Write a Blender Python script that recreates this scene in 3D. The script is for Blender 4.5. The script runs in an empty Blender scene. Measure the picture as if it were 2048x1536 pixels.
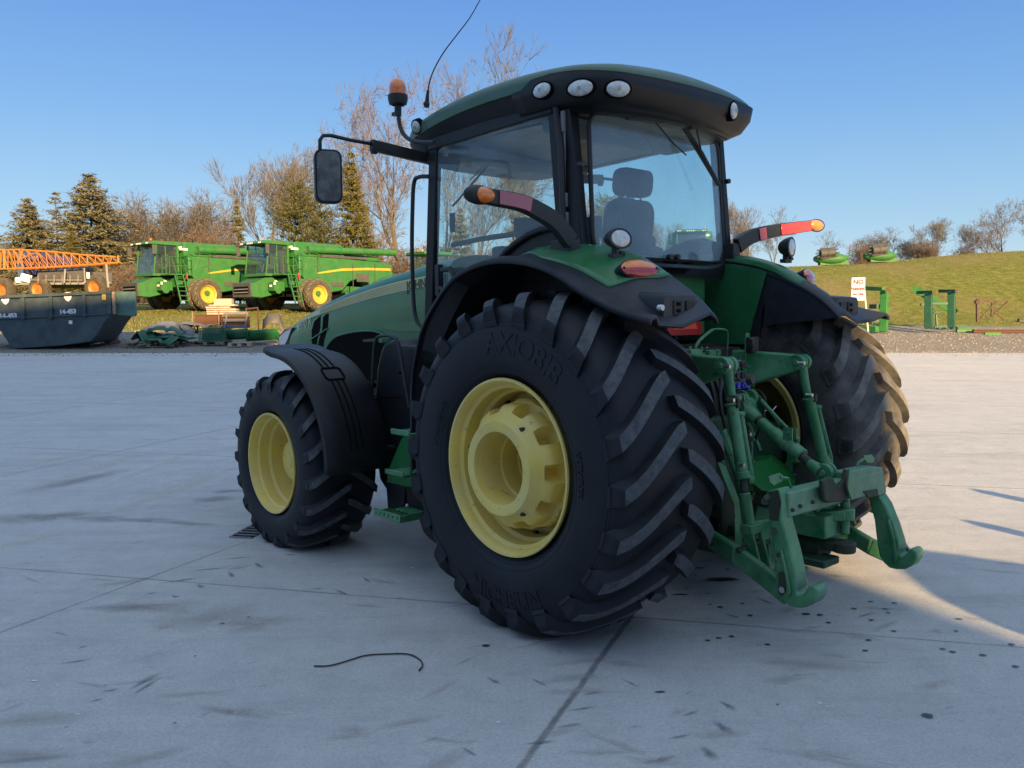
import bpy, math, random
from mathutils import Vector, Matrix
random.seed(7)
SC = bpy.context.scene
COL = SC.collection
V = Vector
PI = math.pi
# ---------------------------------------------------------------- camera
F, W2, H2 = 1688.3, 1024.0, 768.0
CAM = V((-5.223, -4.008, 2.037))
RGT = V((0.7468, -0.6650, -0.0104)); UPV = V((0.0600, 0.0519, 0.9968)); FWD = V((0.6623, 0.7451, -0.0787))
FH = V((0.6645, 0.7473, 0)); RH = V((0.7473, -0.6645, 0))
cd = bpy.data.cameras.new('camera'); cam = bpy.data.objects.new('camera', cd); COL.objects.link(cam)
cd.sensor_width = 36; cd.lens = F / 2048 * 36; cd.clip_end = 2000; cd.clip_start = .05
cam.matrix_world = Matrix(((RGT.x, UPV.x, -FWD.x, CAM.x), (RGT.y, UPV.y, -FWD.y, CAM.y), (RGT.z, UPV.z, -FWD.z, CAM.z), (0, 0, 0, 1)))
SC.camera = cam

def ray(px, py):
    return RGT * ((px - W2) / F) + UPV * ((H2 - py) / F) + FWD
def P(px, py, x=None, y=None, z=None, D=None):
    """the point seen at (px, py) of the 2048 wide picture on a plane of known x, y, z or distance"""
    d = ray(px, py)
    if x is not None: t = (x - CAM.x) / d.x
    elif y is not None: t = (y - CAM.y) / d.y
    elif z is not None: t = (z - CAM.z) / d.z
    else: t = D
    return CAM + d * t
def ss(a, b, t):
    t = max(0., min(1., (t - a) / (b - a))); return t * t * (3 - 2 * t)
HB = [(-300, 0), (9, 0), (15, .10), (22, .36), (30, .775), (40, 1.56), (50, 2.42), (62, 3.05), (80, 3.1), (500, 3.1)]
def zrel(s, D):
    z = 0
    for (a, za), (b, zb) in zip(HB, HB[1:]):
        if a <= D <= b: z = za + (zb - za) * (D - a) / (b - a)
    z -= .0104 * s * ss(9, 22, D)
    z += (2.7 * ss(6, 21, s) + 1.1 * ss(21, 38, s)) * ss(39, 60, D)
    return z
def sd(x, y):
    q = V((x, y, 0)) - V((CAM.x, CAM.y, 0)); return q.dot(RH), q.dot(FH)
def gz(x, y): return zrel(*sd(x, y))
def xy(s, D): return V((CAM.x, CAM.y, 0)) + RH * s + FH * D
def onD(px, D, dz=0.):
    """ground point under picture column px at forward distance D"""
    s = (px - W2) / F * D; p = xy(s, D); p.z = zrel(s, D) + dz; return p

# ---------------------------------------------------------------- mesh builder
ROOT = {}
class MB:
    def __init__(s): s.v = []; s.f = []; s.m = []
    def add(s, vs, fs, mi=0):
        n = len(s.v); s.v += [V(q) for q in vs]
        for f in fs: s.f.append([n + i for i in f]); s.m.append(mi)
        return s
    def merge(s, o, M=None, mi=None):
        n = len(s.v); s.v += [(M @ q) if M else q.copy() for q in o.v]
        for f, m in zip(o.f, o.m): s.f.append([n + i for i in f]); s.m.append(m if mi is None else mi)
        return s
    def box(s, c, d, rot=None, mi=0):
        x, y, z = [k / 2 for k in d]; c = V(c)
        vs = [V((i * x, j * y, k * z)) for i in (-1, 1) for j in (-1, 1) for k in (-1, 1)]
        if rot: vs = [rot @ q for q in vs]
        return s.add([c + q for q in vs], [(0, 1, 3, 2), (4, 6, 7, 5), (0, 4, 5, 1), (2, 3, 7, 6), (0, 2, 6, 4), (1, 5, 7, 3)], mi)
    def bar(s, a, b, w, h, up=(0, 0, 1), mi=0):
        """rectangular bar from a to b, w sideways, h along up"""
        a, b = V(a), V(b); d = (b - a); L = d.length; d.normalize(); up = V(up)
        r = d.cross(up)
        if r.length < 1e-4: r = d.cross(V((1, 0, 0)))
        r.normalize(); u = r.cross(d)
        R = Matrix((r, d, u)).transposed()
        return s.box((a + b) / 2, (w, L, h), R, mi)
    def prism(s, poly, off, mi=0):
        off = V(off); n = len(poly); poly = [V(q) for q in poly]
        vs = poly + [q + off for q in poly]
        fs = [list(range(n)), list(range(2 * n - 1, n - 1, -1))] + [(i, i + n, (i + 1) % n + n, (i + 1) % n) for i in range(n)]
        return s.add(vs, fs, mi)
    def tube(s, pts, r, n=8, caps=True, mi=0, rs=None):
        pts = [V(q) for q in pts]; k = len(pts); rings = []; prev = None
        for i, q in enumerate(pts):
            t = (pts[min(i + 1, k - 1)] - pts[max(i - 1, 0)]).normalized()
            if prev is None:
                a = t.cross(V((0, 0, 1)))
                if a.length < .1: a = t.cross(V((1, 0, 0)))
            else: a = prev - t * prev.dot(t)
            a.normalize(); prev = a; b = t.cross(a)
            rr = rs[i] if rs else r
            rings.append([q + (a * math.cos(2 * PI * j / n) + b * math.sin(2 * PI * j / n)) * rr for j in range(n)])
        return s.loft(rings, caps, mi)
    def loft(s, rings, caps=True, mi=0, closed=True):
        n = len(rings[0]); vs = [q for r in rings for q in r]; fs = []
        for i in range(len(rings) - 1):
            for j in range(n if closed else n - 1):
                k = (j + 1) % n
                fs.append((i * n + j, i * n + k, (i + 1) * n + k, (i + 1) * n + j))
        if caps and closed: fs += [list(range(n - 1, -1, -1)), [(len(rings) - 1) * n + j for j in range(n)]]
        return s.add(vs, fs, mi)
    def cyl(s, a, b, r, r2=None, n=16, caps=True, mi=0):
        a, b = V(a), V(b); return s.tube([a, b], r, n, caps, mi, rs=[r, r if r2 is None else r2])
    def lathe(s, prof, o, ax, n=32, mi=0, close=False, caps=False):
        """prof = (along, radius) pairs"""
        o, ax = V(o), V(ax).normalized(); a = ax.cross(V((0, 0, 1)))
        if a.length < .1: a = ax.cross(V((0, 1, 0)))
        a.normalize(); b = ax.cross(a)
        rings = [[o + ax * h + (a * math.cos(2 * PI * j / n) + b * math.sin(2 * PI * j / n)) * r for j in range(n)] for h, r in prof]
        if close: rings.append(rings[0])
        return s.loft(rings, caps, mi)
    def ball(s, c, r, n=12, m=8, sc=(1, 1, 1), mi=0, rot=None):
        rings = []
        for i in range(m + 1):
            t = PI * i / m
            ring = []
            for j in range(n):
                q = V((math.sin(t) * math.cos(2 * PI * j / n) * sc[0], math.sin(t) * math.sin(2 * PI * j / n) * sc[1], math.cos(t) * sc[2])) * r
                if i in (0, m): q = q + V((1e-4 * math.cos(2 * PI * j / n), 1e-4 * math.sin(2 * PI * j / n), 0))
                ring.append(V(c) + (rot @ q if rot else q))
            rings.append(ring)
        return s.loft(rings, True, mi)
    def text(s, txt, M, size=1., ext=.0, mi=0, bend=None, bold=0., shear=0.):
        cu = bpy.data.curves.new('t', 'FONT'); cu.body = txt; cu.size = size; cu.extrude = ext; cu.align_x = 'CENTER'; cu.offset = bold; cu.shear = shear
        ob = bpy.data.objects.new('t', cu); me = bpy.data.meshes.new_from_object(ob)
        vs = [v.co.copy() for v in me.vertices]
        if bend: vs = [bend(q) for q in vs]
        s.add([M @ q for q in vs], [list(p.vertices) for p in me.polygons], mi)
        bpy.data.objects.remove(ob); bpy.data.curves.remove(cu); bpy.data.meshes.remove(me); return s
    def parts(s):
        par = list(range(len(s.v)))
        def find(i):
            while par[i] != i: par[i] = par[par[i]]; i = par[i]
            return i
        for f in s.f:
            a = find(f[0])
            for j in f[1:]: par[find(j)] = a
        out = {}
        for f, m in zip(s.f, s.m): out.setdefault(find(f[0]), []).append((f, m))
        res = []
        for fs in out.values():
            o = MB(); mp = {}
            for f, m in fs:
                nf = []
                for j in f:
                    if j not in mp: mp[j] = len(o.v); o.v.append(s.v[j])
                    nf.append(mp[j])
                o.f.append(nf); o.m.append(m)
            res.append(o)
        return res
    def each(s, name, mats, parent=None, **k):
        """every loose piece becomes an object of its own"""
        return [q.build(name, mats, parent, **k) for q in s.parts()][0]
    def build(s, name, mats, parent=None, smooth=35, bevel=0., solid=0., sub=0, world=True, seg=1):
        me = bpy.data.meshes.new(name)
        R = None; q = parent
        while q is not None:
            if q.name in ROOT: R = ROOT[q.name]; break
            q = q.parent
        vs = s.v
        if R is not None and world: Ri = R.inverted(); vs = [Ri @ q for q in vs]
        me.from_pydata([tuple(q) for q in vs], [], s.f)
        if not isinstance(mats, (list, tuple)): mats = [mats]
        for m in mats: me.materials.append(m)
        if len(mats) > 1: me.polygons.foreach_set('material_index', s.m)
        me.update()
        import bmesh
        if len(s.f) < 60000:
            bm = bmesh.new(); bm.from_mesh(me); bmesh.ops.recalc_face_normals(bm, faces=bm.faces); bm.to_mesh(me); bm.free()
        if smooth:
            me.polygons.foreach_set('use_smooth', [True] * len(me.polygons)); me.set_sharp_from_angle(angle=math.radians(smooth))
        o = bpy.data.objects.new(name, me); COL.objects.link(o)
        if parent is not None: o.parent = parent
        if sub:
            m = o.modifiers.new('s', 'SUBSURF'); m.levels = m.render_levels = sub
        if solid:
            m = o.modifiers.new('t', 'SOLIDIFY'); m.thickness = solid; m.offset = 0
        if bevel:
            m = o.modifiers.new('b', 'BEVEL'); m.width = bevel; m.segments = seg; m.limit_method = 'ANGLE'; m.angle_limit = math.radians(40); m.harden_normals = False
        return o
def tag(o, label=None, cat=None, group=None, kind=None):
    for k, v in (('label', label), ('category', cat), ('group', group), ('kind', kind)):
        if v: o[k] = v
    return o
def thing(name, label, cat, loc=(0, 0, 0), rotz=0., group=None, sc=1.):
    o = bpy.data.objects.new(name, None); COL.objects.link(o); o.empty_display_size = .3
    o.location = loc; o.rotation_euler = (0, 0, rotz); o.scale = (sc,) * 3
    ROOT[o.name] = Matrix.Translation(V(loc)) @ Matrix.Rotation(rotz, 4, 'Z') @ Matrix.Scale(sc, 4)
    return tag(o, label, cat, group)
def kids(o): return [c for c in COL.objects if c.parent == o]
def copy_tree(o, parent=None):
    c = o.copy(); COL.objects.link(c); c.parent = parent
    for ch in kids(o): copy_tree(ch, c)
    return c
def rot(ax, deg): return Matrix.Rotation(math.radians(deg), 3, ax)
def lerp(a, b, t): return a + (b - a) * t
def interp(tab, t):
    if t <= tab[0][0]: return tab[0][1]
    for (a, x), (b, y) in zip(tab, tab[1:]):
        if t <= b: return x + (y - x) * (t - a) / (b - a)
    return tab[-1][1]
def spline(pts, n=6):
    """Catmull-Rom through pts"""
    pts = [V(q) for q in pts]; out = []
    for i in range(len(pts) - 1):
        p0 = pts[max(i - 1, 0)]; p1 = pts[i]; p2 = pts[i + 1]; p3 = pts[min(i + 2, len(pts) - 1)]
        for k in range(n):
            t = k / n
            out.append(.5 * ((2 * p1) + (-p0 + p2) * t + (2 * p0 - 5 * p1 + 4 * p2 - p3) * t * t + (-p0 + 3 * p1 - 3 * p2 + p3) * t ** 3))
    return out + [pts[-1]]

# ---------------------------------------------------------------- materials
class NT:
    def __init__(s, name):
        s.m = bpy.data.materials.new(name); s.m.use_nodes = True; s.t = s.m.node_tree; s.t.nodes.clear()
        s.out = s.t.nodes.new('ShaderNodeOutputMaterial')
    def n(s, typ, ins=None, **kw):
        nd = s.t.nodes.new('ShaderNode' + typ)
        for k, v in kw.items(): setattr(nd, k, v)
        for k, v in (ins or {}).items():
            i = nd.inputs[k]
            if isinstance(v, bpy.types.NodeSocket): s.t.links.new(v, i)
            elif isinstance(v, (tuple, list)) and i.type == 'RGBA' and len(v) == 3: i.default_value = (*v, 1)
            else: i.default_value = v
        return nd
    def coord(s, k='Object'): return s.n('TexCoord').outputs[k]
    def noise(s, vec, scale, detail=4, rough=.55, dist=0.): return s.n('TexNoise', {'Vector': vec, 'Scale': scale, 'Detail': detail, 'Roughness': rough, 'Distortion': dist}).outputs['Fac']
    def ramp(s, fac, stops, interp='LINEAR'):
        r = s.n('ValToRGB', {'Fac': fac}); e = r.color_ramp.elements; r.color_ramp.interpolation = interp
        while len(e) < len(stops): e.new(.5)
        for i, (p, c) in enumerate(stops):
            e[i].position = p; e[i].color = (*c, 1) if isinstance(c, tuple) else (c, c, c, 1)
        return r.outputs['Color']
    def math(s, op, a, b=0., c=0.):
        nd = s.n('Math', {0: a, 1: b, 2: c}, operation=op); return nd.outputs[0]
    def mix(s, fac, a, b, mode='MIX'):
        nd = s.n('Mix', data_type='RGBA', blend_type=mode)
        for i, v in ((0, fac), (6, a), (7, b)):
            sk = nd.inputs[i]
            if isinstance(v, bpy.types.NodeSocket): s.t.links.new(v, sk)
            elif isinstance(v, tuple): sk.default_value = (*v, 1) if len(v) == 3 else v
            else: sk.default_value = v
        return nd.outputs[2]
    def bump(s, h, strength=.3, dist=.01): return s.n('Bump', {'Height': h, 'Strength': strength, 'Distance': dist}).outputs[0]
    def bsdf(s, **ins):
        b = s.n('BsdfPrincipled', {k.replace('_', ' '): v for k, v in ins.items()}); s.t.links.new(b.outputs[0], s.out.inputs[0]); return b
def sc3(c, k): return tuple(min(1, x * k) for x in c)
def surf(name, col, rough=.5, metal=0., var=.12, vs=3., dirt=None, damt=.3, ds=5., thr=.5, bump=.1, bs=60., coat=0., spec=.5, bd=.004, soft=.15, wear=None, wamt=.5, edge=None, ew=.008):
    t = NT(name); c = t.coord()
    n1 = t.noise(c, vs, 5)
    base = t.mix(t.ramp(n1, [(.3, 0.), (.7, 1.)]), sc3(col, 1 - var), sc3(col, 1 + var))
    r = rough
    if dirt:
        n2 = t.noise(c, ds, 8, .65)
        fac = t.math('MULTIPLY', t.ramp(n2, [(max(0, thr - soft), 0.), (thr + soft, 1.)]), damt)
        base = t.mix(fac, base, dirt); r = t.math('ADD', t.math('MULTIPLY', fac, .35), rough)
    if wear:
        n3 = t.noise(c, 14., 9, .75)
        fw = t.math('MULTIPLY', t.ramp(n3, [(.60, 0.), (.66, 1.)]), wamt)
        base = t.mix(fw, base, wear)
    if edge:
        # paint rubbed off along real edges: the bevel normal differs from the flat one there
        bv = t.n('Bevel', {'Radius': ew}, samples=4); ge = t.n('NewGeometry')
        dp = t.n('VectorMath', {0: bv.outputs[0], 1: ge.outputs['Normal']}, operation='DOT_PRODUCT').outputs['Value']
        em = t.math('SUBTRACT', 1., dp); ez = t.math('MULTIPLY', t.ramp(em, [(.015, 0.), (.10, 1.)]), t.ramp(t.noise(c, 22., 6, .8), [(.42, 0.), (.58, 1.)]))
        base = t.mix(ez, base, edge)
    nb = t.noise(c, bs, 4)
    t.bsdf(Base_Color=base, Roughness=r, Metallic=metal, Normal=t.bump(nb, bump, bd), Coat_Weight=coat, Coat_Roughness=.12, Specular_IOR_Level=spec)
    return t.m
def glass(name, tint, film=.1, frough=.02, refl=1.):
    t = NT(name)
    tr = t.n('BsdfTransparent', {'Color': tint}); gl = t.n('BsdfGlossy', {'Color': (.95, .97, 1), 'Roughness': frough})
    bf = t.n('NewGeometry').outputs['Backfacing']; io = t.math('ADD', 1.5, t.math('MULTIPLY', bf, -.8333)); fr = t.n('Fresnel', {'IOR': io}); f2 = t.math('MULTIPLY', fr.outputs[0], refl)
    a = t.n('MixShader', {0: f2, 1: tr.outputs[0], 2: gl.outputs[0]})
    df = t.n('BsdfDiffuse', {'Color': (.50, .66, .76)})  # blue film: dust, plus sky reflection put in as diffuse colour
    c = t.coord(); nz = t.noise(c, 2.2, 6, .6)
    ff = t.math('MULTIPLY', t.ramp(nz, [(.3, .4), (.75, 1.)]), film)
    spk = t.ramp(t.n('TexVoronoi', {'Vector': c, 'Scale': 34.}).outputs['Distance'], [(.05, 1.), (.09, 0.)])
    ff = t.math('ADD', ff, t.math('MULTIPLY', spk, film * 1.5))
    b = t.n('MixShader', {0: ff, 1: a.outputs[0], 2: df.outputs[0]})
    t.t.links.new(b.outputs[0], t.out.inputs[0]); return t.m
G = {}
DUST = (.42, .38, .30)
G['paint'] = surf('faded_green_paint', (.016, .150, .042), .34, dirt=(.085, .20, .11), damt=.4, ds=3.5, thr=.55, coat=.25, bump=.03)
G['hitch'] = surf('worn_green_paint', (.020, .168, .058), .33, dirt=(.15, .33, .19), damt=.65, ds=6, thr=.5, bump=.25, bs=45, wear=(.055, .030, .020), wamt=.85, edge=(.10, .065, .045))
G['hitch_d'] = surf('dark_oily_green', (.010, .060, .026), .5, dirt=(.02, .03, .022), damt=.7, ds=5, bump=.2, wear=(.03, .025, .02), wamt=.6)
G['hitch_rust'] = surf('rusty_steel', (.050, .038, .030), .6, metal=.3, var=.35, vs=12, dirt=(.03, .09, .045), damt=.7, ds=7, bump=.3)
G['steel'] = surf('bright_steel', (.5, .5, .5), .3, metal=.9)
G['yellow'] = surf('yellow_wheel_paint', (.78, .58, .115), .42, dirt=(.66, .55, .26), damt=.6, ds=4, bump=.08, wear=(.16, .11, .05), wamt=.5, edge=(.55, .42, .22), ew=.006)
G['black'] = surf('black_plastic', (.007, .008, .010), .42, dirt=(.022, .024, .03), damt=.3, ds=4.5, bump=.1, spec=.35)
G['blackm'] = surf('matt_black_steel', (.012, .012, .013), .5, dirt=(.06, .06, .06), damt=.2, ds=6, bump=.05)
G['fender'] = surf('dusty_black_fender', (.012, .014, .019), .40, dirt=(.06, .065, .075), damt=.35, ds=9, thr=.55, soft=.25, bump=.12, bs=60, spec=.45, var=.1)
G['rubber'] = surf('tyre_rubber', (.004, .0052, .0085), .48, dirt=(.024, .028, .036), damt=.6, ds=3.2, spec=.3, bump=.12, bs=25)
G['lug'] = surf('worn_lug_rubber', (.045, .049, .058), .75, var=.45, vs=12, dirt=(.12, .125, .13), damt=.75, ds=20, thr=.48, spec=.3, bump=.4, bs=70)
G['rubber_d'] = surf('dusty_tyre_rubber', (.016, .0155, .015), .75, dirt=(.135, .127, .118), damt=.85, ds=3.2, thr=.48, bump=.2, bs=25)
G['lug_d'] = surf('dusty_lug_rubber', (.055, .050, .044), .8, var=.3, vs=9, dirt=(.19, .18, .165), damt=.9, ds=6, thr=.47, bump=.4, bs=70)
G['roofg'] = surf('roof_green', (.020, .095, .045), .40, dirt=(.11, .15, .115), damt=.55, ds=4.5, thr=.5, bump=.05, coat=.15)
G['interior'] = surf('cab_lining', (.035, .037, .040), .85)
G['liner'] = surf('grey_headliner', (.16, .165, .17), .9)
G['seat'] = surf('grey_seat_fabric', (.06, .062, .066), .95, bs=200, bump=.3)
G['glass'] = glass('cab_glass', (.86, .97, .96), .20)
G['mint'] = surf('faded_mint_paint', (.13, .27, .17), .5, dirt=(.04, .13, .07), damt=.6, ds=6, thr=.58, wear=(.07, .035, .02), wamt=.85, edge=(.08, .05, .035), bump=.25, bs=45)
G['glass2'] = glass('rear_glass', (.78, .99, 1.), .40, refl=1.5)
G['lens'] = surf('clear_lamp_lens', (.62, .62, .60), .12, var=.25, vs=30, coat=1., bump=.5, bs=150)
G['amber'] = surf('amber_lens', (.85, .20, .015), .15, coat=1., var=.2, vs=20, bump=.3, bs=150)
G['red'] = surf('red_lens', (.50, .025, .02), .15, coat=1., var=.2, vs=25, bump=.3, bs=150)
G['pink'] = surf('faded_red_reflector', (.42, .09, .13), .25, coat=.6, bump=.3, bs=200)
G['smv_o'] = surf('fluorescent_orange', (1., .085, .03), .4)
G['smv_r'] = surf('red_border', (.38, .012, .02), .3)
G['stripe'] = surf('stripe_yellow', (.62, .58, .30), .45, var=.05)
G['ink'] = surf('dark_ink', (.012, .03, .02), .5)
G['hole'] = surf('deep_black', (.004, .004, .004), .9, spec=.1)
G['blue'] = surf('blue_plastic', (.01, .02, .35), .4)
G['white'] = surf('white_paint', (.75, .75, .73), .5, dirt=(.4, .38, .33), damt=.25)
# ---------------------------------------------------------------- ground
def sheet(name, mats, svals, dvals, inside, dz=0.):
    me = bpy.data.meshes.new(name); idx = {}; vs = []; fs = []
    for i in range(len(svals) - 1):
        for j in range(len(dvals) - 1):
            if not inside((svals[i] + svals[i + 1]) / 2, (dvals[j] + dvals[j + 1]) / 2): continue
            f = []
            for a, b in ((i, j), (i + 1, j), (i + 1, j + 1), (i, j + 1)):
                if (a, b) not in idx:
                    idx[(a, b)] = len(vs); vs.append((svals[a], dvals[b], zrel(svals[a], dvals[b]) + dz))
                f.append(idx[(a, b)])
            fs.append(f)
    me.from_pydata(vs, [], fs); me.polygons.foreach_set('use_smooth', [True] * len(fs))
    me.materials.append(mats); o = bpy.data.objects.new(name, me); COL.objects.link(o)
    o.location = (CAM.x, CAM.y, 0); o.rotation_euler = (0, 0, math.atan2(RH.y, RH.x)); return tag(o, kind='structure')
SV = sorted(set([x for x in range(-60, 61, 2)] + [-400, -250, -150, -100, -80, 80, 100, 150, 250, 400]))
DV = sorted(set([x * 1. for x in range(-40, 10, 5)] + [x * 1. for x in range(6, 80, 1)] + [85., 100., 130., 180., 260., 420.]))
# grass and gravel in one sheet
def ground_mat():
    t = NT('grass_and_gravel'); c = t.coord(); xyz = t.n('SeparateXYZ', {0: c})
    s_, D_ = xyz.outputs[0], xyz.outputs[1]
    wob = t.math('MULTIPLY', t.math('SUBTRACT', t.noise(c, .35, 5), .5), 5.)
    # gravel ends about 38 m out on the left and 41 m out on the right
    edge = t.math('SUBTRACT', t.math('ADD', t.math('SUBTRACT', D_, wob), t.math('MULTIPLY', s_, -.07)), 39.0)
    gfac = t.ramp(t.math('ADD', t.math('MULTIPLY', edge, .35), .5), [(.3, 0.), (.7, 1.)])
    mp = t.n('Mapping', {'Vector': c, 'Scale': (1, .5, 1)}).outputs[0]
    n1 = t.noise(mp, .22, 6, .6); n2 = t.noise(c, 2.6, 8, .75); n3 = t.noise(c, 26., 4, .8)
    grass = t.ramp(n2, [(.3, (.085, .105, .016)), (.5, (.20, .22, .042)), (.66, (.33, .30, .10))])
    grass = t.mix(t.math('MULTIPLY', t.ramp(n1, [(.46, 0.), (.62, 1.)]), .7), grass, (.31, .235, .11))
    grass = t.mix(t.math('MULTIPLY', t.ramp(n3, [(.35, 0.), (.75, 1.)]), .45), grass, (.05, .055, .014))
    g1 = t.noise(c, 14., 8, .85); g2 = t.noise(c, .5, 5)
    grav = t.ramp(g1, [(.3, (.18, .16, .135)), (.55, (.34, .31, .265)), (.75, (.52, .48, .42))])
    grav = t.mix(t.math('MULTIPLY', t.ramp(g2, [(.45, 0.), (.65, 1.)]), .5), grav, (.26, .22, .17))
    col = t.mix(gfac, grav, grass)
    h = t.math('ADD', t.noise(c, 9., 6, .8), t.math('MULTIPLY', n3, .5))
    t.bsdf(Base_Color=col, Roughness=.95, Normal=t.bump(h, .9, .12), Specular_IOR_Level=.1); return t.m
sheet('ground', ground_mat(), SV, DV, lambda s, D: True)
# concrete apron
J1 = [(-3.84, 4.003), (-1.834, 1.063), (.415, -2.334)]
def concrete_mat():
    t = NT('old_concrete'); c = t.coord(); xyz = t.n('SeparateXYZ', {0: c}); X, Y = xyz.outputs[0], xyz.outputs[1]
    n1 = t.noise(c, .5, 6, .6); n2 = t.noise(c, 3.5, 8, .7); n3 = t.noise(c, 60., 3, .6)
    sv = t.n('Mapping', {'Vector': c, 'Rotation': (0, 0, math.radians(-12)), 'Scale': (.22, 1.5, 1)}).outputs[0]
    streak = t.noise(sv, 1.1, 8, .72)
    sv2 = t.n('Mapping', {'Vector': c, 'Rotation': (0, 0, math.radians(38)), 'Scale': (.25, 2.2, 1)}).outputs[0]
    streak2 = t.noise(sv2, 1.6, 6, .7)
    base = t.ramp(n1, [(.3, (.44, .435, .425)), (.7, (.53, .525, .51))])
    base = t.mix(.45, base, t.ramp(n2, [(.3, (.34, .335, .33)), (.5, (.47, .465, .45)), (.7, (.58, .57, .55))]))
    base = t.mix(t.math('MULTIPLY', t.ramp(streak, [(.50, 0.), (.70, 1.)]), .38), base, (.20, .198, .20))
    base = t.mix(t.math('MULTIPLY', t.ramp(streak2, [(.52, 0.), (.70, 1.)]), .32), base, (.60, .585, .55))
    base = t.mix(t.math('MULTIPLY', t.ramp(n3, [(.42, 0.), (.7, 1.)]), .5), base, (.27, .265, .26))
    n4 = t.noise(c, 21., 8, .8); base = t.mix(t.math('MULTIPLY', t.ramp(n4, [(.52, 0.), (.66, 1.)]), .35), base, (.62, .61, .59))
    n5 = t.noise(c, 9., 8, .8, .6); base = t.mix(t.math('MULTIPLY', t.ramp(n5, [(.55, 0.), (.68, 1.)]), .4), base, (.26, .255, .25))
    # little pits, crumbs and bright grit
    vo = t.n('TexVoronoi', {'Vector': c, 'Scale': 3.1}, feature='F1'); 
    thr = t.math('MULTIPLY', t.math('GREATER_THAN', t.n('SeparateColor', {0: vo.outputs['Color']}).outputs[0], .78), t.math('LESS_THAN', vo.outputs['Distance'], .045))
    base = t.mix(t.math('MULTIPLY', thr, .3), base, (.045, .042, .04))
    vo2 = t.n('TexVoronoi', {'Vector': c, 'Scale': 5.3}, feature='F1')
    thr2 = t.math('MULTIPLY', t.math('GREATER_THAN', t.n('SeparateColor', {0: vo2.outputs['Color']}).outputs[1], .9), t.math('LESS_THAN', vo2.outputs['Distance'], .03))
    base = t.mix(thr2, base, (.7, .7, .68))
    # slab joints, in metres of this sheet
    wx = t.math('MULTIPLY', t.math('SUBTRACT', t.noise(c, 7., 5, .7), .5), .03)
    dark = None
    def line(p, q, w, amt, ends=None):
        nonlocal base
        a = V(sd(*p)); b = V(sd(*q)); d = (b - a).normalized(); nrm = V((-d.y, d.x))
        dist = t.math('ABSOLUTE', t.math('ADD', t.math('SUBTRACT', t.math('ADD', t.math('MULTIPLY', X, nrm.x), t.math('MULTIPLY', Y, nrm.y)), nrm.dot(a)), wx))
        f = t.ramp(t.math('DIVIDE', dist, w), [(.35, 1.), (1., 0.)])
        if ends:
            al = t.math('SUBTRACT', t.math('ADD', t.math('MULTIPLY', X, d.x), t.math('MULTIPLY', Y, d.y)), d.dot(a))
            f = t.math('MULTIPLY', f, t.math('MULTIPLY', t.math('GREATER_THAN', al, ends[0]), t.math('LESS_THAN', al, ends[1])))
        base = t.mix(t.math('MULTIPLY', f, t.math('MULTIPLY', t.ramp(t.noise(c, 2.2, 4), [(.25, .45), (.6, 1.)]), amt)), base, (.055, .052, .05))
    A0, A1 = J1[0], J1[2]
    dA = (V(A1) - V(A0)).normalized(); 
    line(A0, A1, .018, .5)
    B0, B1 = (-2.766, -1.272), (-.93, -.358); dB = (V(B1) - V(B0)).normalized()
    line(B0, B1, .026, .75, ends=(-6, 2.1))
    C0, C1 = (-4.156, 2.30), (-2.177, 3.258); line(C0, C1, .018, .5, ends=(-5, 2.4))
    for k in (4.6, 9.2, 13.8, 18.4, 23.): line(tuple(V(A0) + dB * k + V((.3, .6))), tuple(V(A1) + dB * k + V((.3, .6))), .02, .6)
    for k in (-4.6, -9.2): line(tuple(V(A0) + dB * k), tuple(V(A1) + dB * k), .02, .7)
    for k in (9., 13.8): line(tuple(V(B0) - dA * k), tuple(V(B1) - dA * k), .022, .6)
    hb = t.math('ADD', t.noise(c, 70., 6, .85), t.math('MULTIPLY', n2, 2.))
    t.bsdf(Base_Color=base, Roughness=.78, Normal=t.bump(hb, .55, .012), Specular_IOR_Level=.35); return t.m
sheet('concrete_apron', concrete_mat(), SV, DV, lambda s, D: D < 30 and abs(s) < 60, dz=.0)
# the ground sheet drops a little under the concrete
g = bpy.data.objects['ground']
for v in g.data.vertices:
    if v.co.y < 29.5 and abs(v.co.x) < 59.5: v.co.z -= .06

def decal_mat(name, col, amt, sc=20., lo=.42, hi=.6, r=.8):
    t = NT(name); c = t.coord(); n = t.noise(c, sc, 6, .75)
    e = t.n('BsdfPrincipled', {'Base Color': col, 'Roughness': r}); tr = t.n('BsdfTransparent', {})
    uv = t.n('Attribute', attribute_name='edge').outputs['Fac']
    f = t.math('MULTIPLY', t.ramp(t.math('ADD', t.math('MULTIPLY', uv, .75), t.math('MULTIPLY', n, .5)), [(lo, 0.), (hi, 1.)]), amt)
    m = t.n('MixShader', {0: f, 1: tr.outputs[0], 2: e.outputs[0]}); t.t.links.new(m.outputs[0], t.out.inputs[0]); return t.m
def stains(name, mat, blobs, z):
    """blobs: outline lists on the ground (centre, ring points); soft worn edges come from the per-point edge value"""
    vs = []; fs = []; ed = []
    for c, ring in blobs:
        n = len(vs); vs.append((c.x, c.y, gz(c.x, c.y) + z)); ed.append(1.)
        for q in ring: vs.append((q.x, q.y, gz(q.x, q.y) + z)); ed.append(0.)
        k = len(ring)
        for i in range(k): fs.append((n, n + 1 + i, n + 1 + (i + 1) % k))
    me = bpy.data.meshes.new(name); me.from_pydata(vs, [], fs); a = me.attributes.new('edge', 'FLOAT', 'POINT'); a.data.foreach_set('value', ed)
    me.materials.append(mat); o = bpy.data.objects.new(name, me); COL.objects.link(o); return tag(o, kind='structure')
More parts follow.
